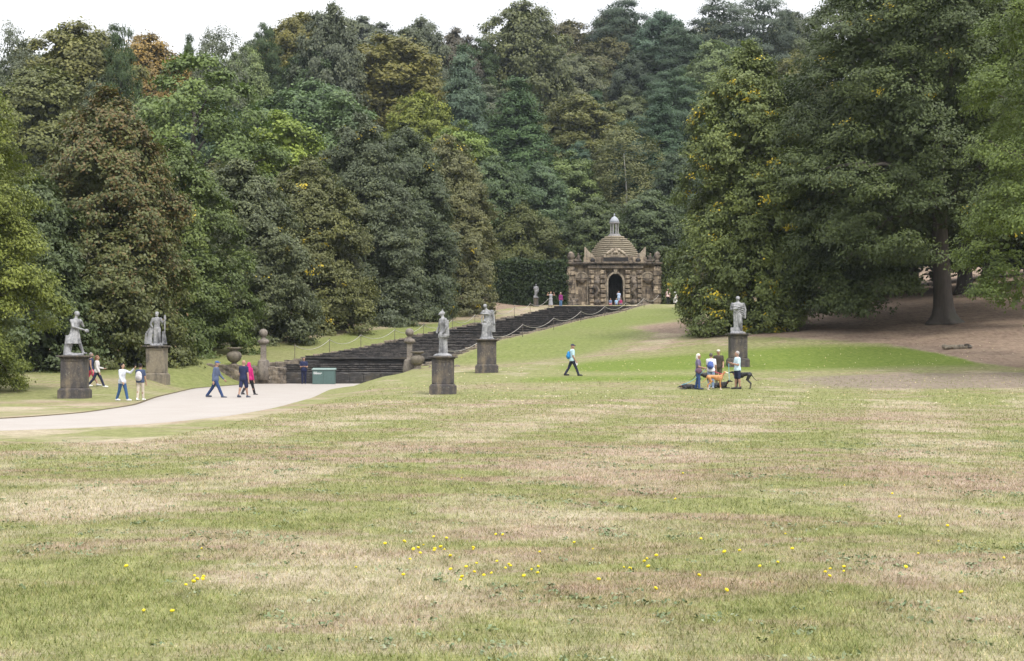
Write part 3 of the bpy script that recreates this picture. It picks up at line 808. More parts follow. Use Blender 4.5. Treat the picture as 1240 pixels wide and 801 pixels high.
solo('broadleaf_tree', 345, 156, 135, 118, (.125, .165, .034), 'brightest yellow-green crown behind the middle of the avenue', 52, 'dome', lobes=60, lobe_s=1.4, flat=.7, cl=22, lv=24, clump=.36, leaf=(.34, .22), inner=.06)
solo('broadleaf_tree', 415, 176, 112, 90, (.06, .09, .04), 'deep green crown behind the tallest avenue tree', 53, 'dome', lobes=50, lobe_s=1.5, flat=.7, cl=22, lv=22, clump=.38, leaf=(.36, .22), inner=.06)

# tree with yellow leaf clusters, crown reaching the grass
def yellow_spots(c, H, rng, jd):
    nc = jd.max()+1
    big = (np.sin(c[:, 0]*1.7+2)+np.sin(c[:, 2]*1.5+c[:, 1])+np.sin(c[:, 1]*1.9-1))/3
    pk = rng.random(nc) < .022; pk2 = rng.random(nc) < .08
    return ((pk[jd] | (pk2[jd] & (big > .35))) & (rng.random(len(c)) < .8))*.95
D = 114; x = at(906, D); z = tz(x, D); H = zat(52, D)-z
me, L, s = gen_crown('crown', 61, H, 4.3, [(0, .80), (.08, .98), (.25, 1.0), (.45, .97), (.65, .88), (.82, .68), (.95, .36), (1, .05)], lobes=150, lobe_s=1.15, flat=.85, cl=24, lv=32, clump=.24, leaf=(.20, .13), down=.9, droop=.45, inner=.05, accent=yellow_spots)
tree_obj('lime_tree', me, trunk_mesh(61, H, .4, L, 10), (x, D, z), 'tree flecked with yellow leaf clusters behind the right-hand statue', (.082, .104, .036))

# the great beech with its fluted grey trunk
D = 110; x = at(1143, D); z = tz(x, D); H = 27.
def beech_cover(Lc, h):
    a = Lc[:, 2] > 4.2
    right_low = (Lc[:, 0] > 2.0) & (Lc[:, 2] < 6.6)
    front_low = (np.abs(Lc[:, 0]) < 2.7) & (Lc[:, 1] < 1.5) & (Lc[:, 2] < 6.0)
    return a & ~right_low & ~front_low
ext = []
rr_ = random.Random(5)
for k in range(44):      # boughs hanging towards the lawn on the left
    a = rr_.uniform(R(150), R(246)); rad = rr_.uniform(4.8, 9.5); zz = rr_.uniform(1.3, 4.6)+max(0, 5.5-rad)*.4
    ext.append((rad*math.cos(a), rad*math.sin(a)*.55, zz, rr_.uniform(1.0, 1.6)))
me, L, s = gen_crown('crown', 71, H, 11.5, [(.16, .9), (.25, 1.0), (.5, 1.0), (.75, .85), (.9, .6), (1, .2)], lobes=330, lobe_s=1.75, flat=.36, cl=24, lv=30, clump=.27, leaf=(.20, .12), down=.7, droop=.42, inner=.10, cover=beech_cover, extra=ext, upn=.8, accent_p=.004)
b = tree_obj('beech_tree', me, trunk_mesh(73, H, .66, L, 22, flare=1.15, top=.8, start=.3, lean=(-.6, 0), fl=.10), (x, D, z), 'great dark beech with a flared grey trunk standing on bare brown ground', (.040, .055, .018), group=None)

# second beech behind
D = 132; x = at(1168, D); z = tz(x, D); H = 30.
def cover2(Lc, h): return (Lc[:, 2] > 5.0)
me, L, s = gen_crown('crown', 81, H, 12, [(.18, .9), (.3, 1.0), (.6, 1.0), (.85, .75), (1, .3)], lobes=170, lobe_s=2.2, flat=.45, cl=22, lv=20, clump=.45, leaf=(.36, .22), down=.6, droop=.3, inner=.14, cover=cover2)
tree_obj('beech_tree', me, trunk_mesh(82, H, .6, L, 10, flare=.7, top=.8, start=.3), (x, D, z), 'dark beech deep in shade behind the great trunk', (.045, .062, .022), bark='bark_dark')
# dark trees closing the right background
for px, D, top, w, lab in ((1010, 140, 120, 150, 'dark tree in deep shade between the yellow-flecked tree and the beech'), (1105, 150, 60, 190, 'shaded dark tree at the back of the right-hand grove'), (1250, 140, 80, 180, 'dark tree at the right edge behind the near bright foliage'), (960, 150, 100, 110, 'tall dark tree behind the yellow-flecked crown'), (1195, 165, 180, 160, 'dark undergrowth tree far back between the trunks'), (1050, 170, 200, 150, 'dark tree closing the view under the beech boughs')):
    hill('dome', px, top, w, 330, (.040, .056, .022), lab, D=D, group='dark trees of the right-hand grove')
# near bright tree at the right edge
D = 84; x = at(1316, D); z = tz(x, D); H = 24.
def cover3(Lc, h):
    return (Lc[:, 2] > 3.4+1.2*np.sin(Lc[:, 1])) & (Lc[:, 0] < 3)
me, L, s = gen_crown('crown', 91, H, 6.7, [(.08, .85), (.2, .95), (.45, 1.0), (.7, .9), (.9, .6), (1, .2)], lobes=125, lobe_s=1.35, flat=.42, cl=26, lv=36, clump=.21, leaf=(.15, .095), down=.8, droop=.5, inner=.06, cover=cover3, upn=.8)
tree_obj('beech_tree', me, trunk_mesh(92, H, .5, L, 12, start=.3), (x, D, z), 'nearest bright green tree hanging in at the right edge', (.066, .092, .022))
# drooping tree at the left edge
D = 78; x = at(-75, D); z = tz(x, D); H = 16.
ext = []
for k in range(9): ext.append((2.6+k*.36, -.6+.15*k, 5.6-.13*k-(.3 if k > 6 else 0), .62-.02*k))
for k in range(6): ext.append((2.4+k*.4, -.3, 9.0-.35*k, .7))
me, L, s = gen_crown('crown', 101, H, 4.7, [(.08, .75), (.2, .9), (.45, 1.0), (.7, .85), (.9, .5), (1, .1)], lobes=115, lobe_s=1.15, flat=.45, cl=26, lv=34, clump=.20, leaf=(.15, .085), down=1.2, droop=.7, inner=.05, extra=ext, upn=.7, cover=lambda c, h: (c[:, 0] > -2.5))
tree_obj('beech_tree', me, trunk_mesh(102, H, .45, L, 12, start=.25), (x, D, z), 'bright green tree with drooping sprays at the left edge', (.092, .112, .026))

# yew hedges beside the house
def hedge(px0, px1, D, top, label, color, seed, lump=.5):
    x0, x1 = at(px0, D), at(px1, D); z0 = tz((x0+x1)/2, D); H = zat(top, D)-z0; W = (x1-x0)
    rng = np.random.default_rng(seed); n = int(W*H*62*2)
    fx = rng.random(n); fy = rng.random(n); 
    side = rng.random(n) < .62
    X = (fx-.5)*W; wob = lump*.5*(np.sin(X*1.3+seed)+np.sin(X*.57+2))
    Z = np.where(side, fy*(H+wob*.5), H+wob*.5)
    Yv = np.where(side, -1.2+.22*np.sin(X*2.1)*np.sin(Z*1.7), (fy-.5)*2.4)+.22*rng.standard_normal(n)
    c = np.stack([X, Yv, Z+.12*rng.standard_normal(n)], -1)
    nn = np.where(side[:, None], np.array([0, -1, .4]), np.array([0, -.2, 1]))+.7*rng.standard_normal((n, 3))
    V = leaf_quads(c, nn, .34, .17, .3, rng); tint = np.clip(.35+.25*rng.standard_normal(n)+.25*np.sin(X*2.1)*np.sin(Z*1.7), 0, 1)
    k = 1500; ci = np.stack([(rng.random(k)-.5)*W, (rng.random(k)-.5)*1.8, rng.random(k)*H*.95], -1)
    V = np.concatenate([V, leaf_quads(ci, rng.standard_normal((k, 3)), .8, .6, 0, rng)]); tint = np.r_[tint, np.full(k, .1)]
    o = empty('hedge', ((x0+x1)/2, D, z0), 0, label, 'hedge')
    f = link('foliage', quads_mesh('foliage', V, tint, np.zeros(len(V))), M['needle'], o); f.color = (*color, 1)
    b = MB()
    for q in range(5): b.tube([((q-2)*W/5.5, 0, -.1), ((q-2)*W/5.5+.1, 0, H*.7)], [.09, .04], 8)
    b.build('stem', M['bark_dark'], o)
hedge(592, 688, 184, 318, 'dark clipped yew hedge left of the domed house', (.036, .056, .022), 3)
hedge(800, 836, 184, 306, 'yew hedge right of the domed house with paler tips', (.060, .078, .026), 4)

# ------------------------------------------------------------------ people
def V3(*a): return Vector(a)
def figure(name, loc, face, H, label, skin=(.34, .205, .15), legs=((0, 0), (0, 0)), arms=((5, 8, 10, 0), (5, 8, 10, 0)), lean=0, head=(0, 0),
           top=None, bottom=None, shoe=(.05, .05, .06), hair=None, hat=None, belly=0, vox=.0125, build=1.1, female=False):
    """face 0 looks at the camera, 90 to the right of the picture; arms: forward, out, elbow, inward"""
    o = empty(name, loc, face, label, 'person')
    h = H
    fw = lambda a, l: V3(0, -math.sin(R(a))*l, -math.cos(R(a))*l)
    hipz = .525*h
    J = {}
    sw = (.084 if female else .094)*h*build; hw = .052*h
    low = 1e9
    for i, s in enumerate((-1, 1)):
        hip = V3(s*hw, 0, hipz); kn = hip+fw(legs[i][0], .245*h); an = kn+fw(legs[i][0]-legs[i][1], .235*h)
        J[i] = [hip, kn, an]; low = min(low, an.z)
    dz = .045*h-low
    for i in (0, 1): J[i] = [p+V3(0, 0, dz) for p in J[i]]
    hipz += dz
    tl = math.tan(R(lean))
    def tp(z): return V3(0, -(z-.525*h)*tl, z+dz)
    rings = [(.455, .060, .050), (.48, .084, .064), (.53, .094, .068), (.60, .080, .056), (.66, .085, .059), (.72, .096, .064), (.78, .098, .062), (.815, .084, .050), (.84, .050, .040)]
    if female: rings = [(.455, .06, .05), (.48, .086, .066), (.53, .096, .070), (.60, .074, .052), (.66, .078, .055), (.72, .088, .068), (.78, .094, .058), (.815, .084, .047), (.84, .044, .036)]
    def torso(b, infl=0, z0=0, z1=1, fold=0, flare=0):
        rs = []
        for z, rx, ry in rings:
            if z < z0-.001 or z > z1+.001: continue
            bl = belly*math.exp(-((z-.6)/.08)**2)
            c = tp(z*h)+V3(0, -bl*h*.5, 0)
            k = 1+flare*max(0, (.60-z)/.14)
            rs.append((c, (rx*build+bl*.6)*h*k+infl, (ry*build+bl)*h*k+infl))
        b.loft(rs, 20, fold, 7)
    A = {}
    for i, s in enumerate((-1, 1)):
        f, out, el, inw = arms[i]
        sh = tp(.80*h)+V3(s*sw, 0, 0)
        d = V3(s*math.sin(R(out)), -math.sin(R(f))*math.cos(R(out)), -math.cos(R(f))*math.cos(R(out)))
        e = sh+d*(.175*h)
        f2 = f+el
        d2 = V3(-s*math.sin(R(inw))+s*math.sin(R(out))*.4, -math.sin(R(f2))*math.cos(R(inw)), -math.cos(R(f2))*math.cos(R(inw))).normalized()
        w = e+d2*(.15*h)
        A[i] = [sh, e, w, d2]
    hc = tp(.925*h)+V3(0, -.012*h-.01*lean*.05*h, 0)
    Rh = Matrix.Rotation(R(head[0]), 3, 'Z') @ Matrix.Rotation(R(head[1]), 3, 'X')
    def hp(x, y, z): return hc+Rh @ V3(x*h, y*h, z*h)
    b = MB()
    torso(b)
    b.cap(tp(.82*h), hp(0, .006, -.03), .034*h, .031*h)
    b.ell(hc, (.044*h, .054*h, .066*h), 16, 12, Rh); b.ell(hp(0, -.012, -.03), (.034*h, .040*h, .038*h), 14, 8, Rh)
    b.ell(hp(0, .012, .012), (.047*h, .052*h, .05*h), 14, 8, Rh)
    b.cap(hp(0, -.050, .012), hp(0, -.062, -.014), .006*h, .010*h, 8)
    b.cap(hp(-.018, -.049, -.034), hp(.018, -.049, -.034), .006*h, .006*h, 8)
    b.cap(hp(-.026, -.047, .018), hp(.026, -.047, .018), .007*h, .007*h, 8)
    for s in (-1, 1): b.ell(hp(s*.047, .004, -.004), (.007*h, .013*h, .02*h), 10, 6, Rh)
    for i, s in enumerate((-1, 1)):
        hip, kn, an = J[i]
        b.cap(hip, kn, .050*h*build, .033*h); b.cap(kn, an, .032*h, .020*h); b.ell(kn.lerp(an, .28)+V3(0, .008*h, 0), (.031*h, .034*h, .06*h))
        toe = an+V3(s*.008*h, -.105*h, -.028*h)
        b.cap(an+V3(0, .012*h, -.018*h), toe, .026*h, .017*h)
        sh, e, w, d2 = A[i]
        b.cap(sh, e, .031*h*build, .025*h); b.cap(e, w, .025*h, .017*h)
        side = V3(0, -1, 0) if abs(d2.y) < .7 else V3(-s, 0, 0)
        side = (side-d2*side.dot(d2)).normalized(); nrm = d2.cross(side)
        pm = w+d2*.028*h; b.cap(w, pm+d2*.016*h, .016*h, .022*h, 8)
        for k, (o2, ln) in enumerate(((-.016, .040), (-.0055, .046), (.0055, .043), (.016, .033))):
            r0 = pm+d2*.022*h+side*(-o2*h); b.cap(r0-d2*.02*h, r0+d2*ln*.6*h+nrm*.004*h, .0072*h, .0066*h, 7)
            b.cap(r0+d2*ln*.6*h+nrm*.004*h, r0+d2*ln*.95*h+nrm*.013*h*(-s), .0066*h, .0058*h, 7)
        b.cap(pm+side*.014*h, pm+side*.030*h+d2*.026*h, .0085*h, .0068*h, 7)
    link('body', b.fuse('body', vox, 2), plain('skin', skin, .6, .06), o).data.name = 'body'
    if bottom:
        kind, col = bottom[:2]; b = MB()
        if kind in ('trousers', 'shorts'):
            torso(b, .012, .455, .60)
            for i, s in enumerate((-1, 1)):
                hip, kn, an = J[i]
                if kind == 'trousers':
                    b.cap(hip, kn, .055*h*build, .041*h); b.cap(kn, an+V3(0, 0, .0), .041*h, .034*h)
                else: b.cap(hip, hip.lerp(kn, .9), .058*h*build, .050*h)
            nm = kind
        else:
            rs = []
            for q in np.linspace(0, 1, 9):
                z = (.60*(1-q)+bottom[2]*q)*h; rs.append((V3(0, 0, z+dz), (.088+.055*q)*h, (.064+.06*q)*h))
            b.loft(rs, 28, .05, 8); nm = 'skirt'
        link(nm, b.fuse(nm, vox, 2), plain('cloth', col, .85, .15, 14), o)
    if top:
        kind, col = top[:2]; b = MB()
        hem = top[2] if len(top) > 2 else .48
        torso(b, .016, hem, .845, 0, .12)
        for i, s in enumerate((-1, 1)):
            sh, e, w, d2 = A[i]
            b.ell(sh-V3(0, 0, .006*h), (.034*h*build,)*3)
            if kind != 'vest':
                b.cap(sh, e if kind == 'long' else sh.lerp(e, .72), .035*h*build, .031*h)
                if kind == 'long': b.cap(e, w-d2*.01*h, .033*h, .024*h)
        link('shirt', b.fuse('shirt', vox, 2), plain('cloth', col, .85, .15, 14), o)
    if shoe:
        for i, s in enumerate((-1, 1)):
            b = MB(); an = J[i][2]
            b.cap(an+V3(0, .014*h, -.016*h), an+V3(s*.008*h, -.105*h, -.025*h), .031*h, .022*h)
            b.cap(an+V3(0, .01*h, .01*h), an+V3(0, .012*h, -.02*h), .026*h, .028*h)
            link('shoe', b.fuse('shoe', max(vox*.8, .01), 1), plain('shoe_leather', shoe, .6, .1), o)
    if hair:
        kind, col = hair; b = MB()
        b.ell(hp(0, .012, .018), (.052*h, .056*h, .060*h), 16, 10, Rh)
        if kind == 'long':
            b.cap(hp(0, .035, .0), hp(0, .045, -.19), .046*h, .034*h); b.cap(hp(-.03, .02, 0), hp(-.035, .03, -.13), .03*h, .02*h); b.cap(hp(.03, .02, 0), hp(.035, .03, -.13), .03*h, .02*h)
        elif kind == 'bob':
            b.cap(hp(0, .03, .01), hp(0, .034, -.06), .050*h, .040*h)
        elif kind == 'scarf':
            b.cap(hp(0, .02, .0), hp(0, .012, -.09), .056*h, .070*h)
        link('headscarf' if kind == 'scarf' else 'hair', b.fuse('hair', vox, 1), plain('hair', col, .7, .2, 30), o)
    if hat:
        b = MB(); b.ell(hp(0, .004, .036), (.054*h, .060*h, .040*h), 16, 8, Rh)
        b.cap(hp(-.02, -.05, .030), hp(-.02, -.085, .022), .012*h, .008*h); b.cap(hp(.02, -.05, .030), hp(.02, -.085, .022), .012*h, .008*h); b.cap(hp(0, -.05, .031), hp(0, -.092, .021), .013*h, .009*h)
        link('cap', b.fuse('cap', vox, 1), plain('cap_cloth', hat, .8, .1), o)
    return o, dict(A=A, J=J, hc=hc, tp=tp)
def P(px, feet, D):     # feet go on the ground where the photo puts them
    x = at(px, D); return (x, D, tz(x, D))
def D_from(px, feet, lo=40, hi=185):
    """distance at which the ground below photo pixel (px, feet) lies"""
    best = min(np.arange(lo, hi, .25), key=lambda d: abs(HY-F*(tz(at(px, d), d)-EYE)/d-feet)); return float(best)
def w2(o, v):
    c, s = math.cos(o.rotation_euler.z), math.sin(o.rotation_euler.z)
    return Vector((o.location.x+c*v.x-s*v.y, o.location.y+s*v.x+c*v.y, o.location.z+v.z))
walkA = ((26, 4), (-22, 18)); walkB = ((-22, 18), (26, 4))
NAVY = (.022, .026, .055); JEAN = (.045, .085, .20); DEN = (.09, .14, .27)
PEOPLE = {}
def person(key, px, D, face, H, label, **kw):
    PEOPLE[key] = figure('person', P(px, 0, D), face, H, label, **kw)
person('gilet', 110, 83.5, 95, 1.76, 'man in navy gilet and bright pink shorts half hidden by the leftmost pedestal', top=('vest', (.03, .04, .09)), bottom=('shorts', (.68, .09, .17)), hair=('short', (.22, .20, .19)), shoe=(.5, .5, .5), legs=walkA)
person('whitetop', 117.5, 82.5, 95, 1.68, 'woman in white top and dark trousers behind the leftmost pedestal', female=True, top=('long', (.55, .53, .54)), bottom=('trousers', (.025, .03, .06)), hair=('bob', (.20, .10, .06)), shoe=(.7, .7, .7), legs=walkB, arms=((5, 8, 20, 0), (10, 8, 70, 10)))
person('phone', 148, 69.5, 62, 1.62, 'woman with long dark hair and jeans holding up a phone', female=True, skin=(.38, .24, .17), top=('long', (.50, .52, .58), .44), bottom=('trousers', (.035, .085, .20)), hair=('long', (.012, .010, .010)), shoe=(.75, .75, .75), legs=((-12, 10), (18, 4)), arms=((15, 10, 20, 0), (72, 12, 62, 0)))
person('backpacker', 170, 70, 168, 1.58, 'youth in navy shirt and beige trousers with a white backpack', skin=(.34, .21, .15), top=('short', (.05, .07, .13)), bottom=('trousers', (.50, .44, .37)), hair=('short', (.012, .011, .012)), shoe=(.8, .8, .8), legs=((10, 4), (-6, 6)))
person('bluecap', 261, 74.5, 80, 1.76, 'man in blue cap, slate jumper and jeans striding along the path', top=('long', (.085, .11, .18)), bottom=('trousers', (.028, .055, .14)), hat=(.05, .10, .25), hair=('short', (.2, .19, .18)), shoe=(.06, .07, .10), legs=((27, 3), (-25, 12)), arms=((-12, 8, 15, 0), (18, 8, 25, 0)), lean=4)
person('bald', 295, 74.5, 155, 1.74, 'bald man in navy T-shirt and navy shorts walking away on the path', top=('short', (.022, .028, .07), .45), bottom=('shorts', (.025, .030, .075)), shoe=(.05, .06, .09), legs=((14, 4), (-14, 10)), belly=.02, build=1.1, arms=((-8, 14, 12, 0), (14, 14, 18, 0)))
person('pinkscarf', 301.5, 79, 150, 1.66, 'woman in hot pink headscarf walking beside the bald man', female=True, top=('long', (.42, .02, .14), .47), bottom=('trousers', (.02, .02, .025)), hair=('scarf', (.46, .02, .155)), shoe=(.05, .05, .06), legs=walkA)
person('guard', 368, 104.6, 5, 1.74, 'man in navy uniform standing at the foot of the cascade beside the green cabinet', top=('short', (.022, .028, .075)), bottom=('trousers', (.018, .022, .055)), hair=('short', (.10, .08, .07)), arms=((12, 6, 85, 32), (12, 6, 85, 32)), head=(0, 18))
person('walker', 693, 86.5, 95, 1.74, 'man in dark cap and pale blue shirt walking right across the open lawn', top=('short', (.45, .62, .70)), bottom=('trousers', (.022, .026, .05)), hat=(.025, .03, .07), shoe=(.03, .03, .04), legs=((24, 3), (-22, 8)), arms=((4, 6, 25, 0), (8, 8, 25, 0)))
gD = 76.0
person('purple', 845.5, gD, 78, 1.66, 'grey-haired woman in purple-grey T-shirt and jeans with the dogs', female=True, top=('short', (.16, .14, .22), .47), bottom=('trousers', (.04, .075, .19)), hair=('bob', (.62, .58, .53)), shoe=(.05, .06, .1), legs=((6, 4), (-6, 6)), arms=((10, 8, 70, 15), (8, 8, 60, 10)), head=(0, 10))
person('whitetee', 861, gD+.4, 165, 1.66, 'person in white T-shirt and light jeans seen from behind with a blue backpack', top=('short', (.68, .68, .72)), bottom=('trousers', (.22, .30, .46)), hair=('short', (.10, .09, .08)), shoe=(.35, .36, .4), arms=((5, 8, 10, 0), (25, 8, 50, 5)))
person('brown', 870, gD+2.6, -8, 1.72, 'man in dark brown T-shirt and pale cap at the back of the dog group', top=('short', (.055, .045, .035)), bottom=('trousers', (.10, .095, .06)), hat=(.50, .47, .40), hair=('short', (.15, .13, .11)), build=1.12, arms=((8, 10, 20, 0), (8, 10, 45, 5)))
person('shorts', 893, gD, -72, 1.76, 'man in pale blue shirt and navy shorts facing the dog group', top=('short', (.50, .64, .72)), bottom=('shorts', (.022, .028, .06)), hair=('short', (.34, .32, .31)), shoe=(.025, .025, .03), legs=((5, 3), (-4, 4)), arms=((15, 6, 95, 20), (12, 6, 95, 25)))
hz = 180.0
person('stripe', 667, 178.5, 4, 1.68, 'woman in long grey striped dress with hands to her head left of the house', female=True, top=('vest', (.34, .35, .38), .47), bottom=('skirt', (.32, .33, .36), .12), hair=('bob', (.30, .16, .08)), arms=((60, 60, 110, 40), (60, 60, 110, 40)), vox=.02, skin=(.48, .3, .22))
person('magenta', 679, 178.5, 15, 1.62, 'woman in plum jacket and jeans left of the house', female=True, top=('long', (.22, .03, .15)), bottom=('trousers', (.12, .22, .40)), hair=('bob', (.45, .38, .30)), vox=.02)
person('redtop', 809, 178, -20, 1.66, 'person in red and white top and dark trousers right of the house', top=('short', (.70, .52, .50)), bottom=('trousers', (.02, .02, .025)), hair=('short', (.25, .13, .08)), vox=.02)
person('whitedress', 818, 178, 20, 1.62, 'woman in long white dress right of the house', female=True, top=('short', (.72, .71, .70), .47), bottom=('skirt', (.74, .73, .72), .10), hair=('bob', (.10, .07, .05)), vox=.02)

# things carried
def pack(px_key, col, label, dy=.17, w=.30, hh=.42, d=.16, strap=(.05, .05, .06)):
    o, J = PEOPLE[px_key]; c = J['tp'](.66*o_H[px_key])
    root = empty('backpack', w2(o, c+V3(0, dy, 0)), math.degrees(o.rotation_euler.z), label, 'backpack')
    b = MB(); b.ell((0, 0, 0), (w*.5, d*.55, hh*.5)); b.ell((0, .01, -hh*.15), (w*.52, d*.6, hh*.36)); 
    link('bag', b.fuse('bag', .014, 2), plain('bag_cloth', col, .8, .1), root)
    b = MB(); b.ell((0, d*.5, -hh*.12), (w*.34, d*.28, hh*.24)); link('pocket', b.fuse('pocket', .014, 1), plain('bag_pocket', tuple(min(1, x*.8) for x in col), .8, .1), root)
    for s in (-1, 1):
        b = MB(); b.tube([(s*w*.33, -.03, hh*.36), (s*w*.34, -.14, hh*.46), (s*w*.34, -.27, hh*.30), (s*w*.35, -.27, 0), (s*w*.33, -.10, -hh*.3)], .018, 6); b.build('strap', plain('strap', strap), root, True)
o_H = dict(backpacker=1.58, walker=1.74, whitetee=1.66)
pack('backpacker', (.50, .48, .49), 'white backpack on the back of the youth in navy')
pack('walker', (.03, .22, .52), 'bright blue backpack on the man crossing the lawn', dy=.20)
pack('whitetee', (.08, .13, .36), 'small blue backpack on the person in white T-shirt', hh=.36)
o, J = PEOPLE['phone']; hnd = J['A'][1][2]+J['A'][1][3]*.09
ph = MB().box(-.036, .036, -.006, .006, -.02, .13).build('phone', plain('phone_black', (.015, .015, .018), .3), None, bevel=.004)
ph.location = w2(o, hnd); ph.rotation_euler = (0, 0, o.rotation_euler.z); tag(ph, 'black phone held up by the woman in jeans', 'phone')
o, J = PEOPLE['purple']
hb = empty('shoulder_bag', w2(o, V3(-.20, -.06, .86)), 78, 'plum shoulder bag at the hip of the grey-haired woman', 'bag')
b = MB(); b.ell((0, 0, 0), (.06, .15, .13)); link('bag', b.fuse('bag', .012, 2), plain('plum_leather', (.13, .07, .11)), hb)
MB().tube([(0, -.12, .08), (.05, -.06, .35), (.12, 0, .56), (.08, .08, .35), (0, .12, .08)], .01, 6).build('strap', plain('plum_strap', (.09, .05, .08)), hb, True)
o, J = PEOPLE['walker']; hnd = J['A'][1][2]+J['A'][1][3]*.06
b = MB(); b.ell((0, 0, -.12), (.10, .06, .14)); b.cap((0, 0, 0), (0, 0, -.05), .02, .03)
bg = link('carrier_bag', b.fuse('carrier_bag', .012, 2), M['white']); bg.location = w2(o, hnd); tag(bg, 'small white carrier bag in the hand of the man crossing the lawn', 'bag')

# children and adult at the doorway of the house (positions relative to the arch, set after the house)
HX, HYY, HZ = at(745, 183), 183.0, 8.0
def at_house(key, dx, dy, z, face, H, label, **kw):
    PEOPLE[key] = figure('person', (HX+dx, HYY+dy, z), face, H, label, vox=.02, **kw)
sit = ((80, 80), (80, 80))
at_house('door', .33, -.9, 8.06, 10, 1.50, 'child in pale blue top standing in the arch of the house', top=('short', (.42, .52, .70), .40), bottom=('shorts', (.35, .42, .55)), hair=('short', (.10, .07, .05)), arms=((60, 30, 90, 30), (5, 10, 10, 0)))
at_house('kid1', -.62, -1.5, 7.72, 0, 1.25, 'child in dusky blue sitting on the top step at left', top=('short', (.16, .20, .32)), bottom=('trousers', (.35, .12, .14)), hair=('short', (.22, .13, .07)), legs=sit)
at_house('kid2', .03, -1.5, 7.72, 0, 1.25, 'child in pale blue sitting in the middle of the top step', top=('short', (.32, .48, .66)), bottom=('trousers', (.10, .13, .22)), hair=('short', (.45, .32, .16)), legs=sit)
at_house('kid3', .52, -1.5, 7.72, 0, 1.25, 'child in plum red sitting on the top step at right', top=('short', (.35, .04, .14)), bottom=('trousers', (.10, .10, .14)), hair=('short', (.12, .07, .05)), legs=sit)

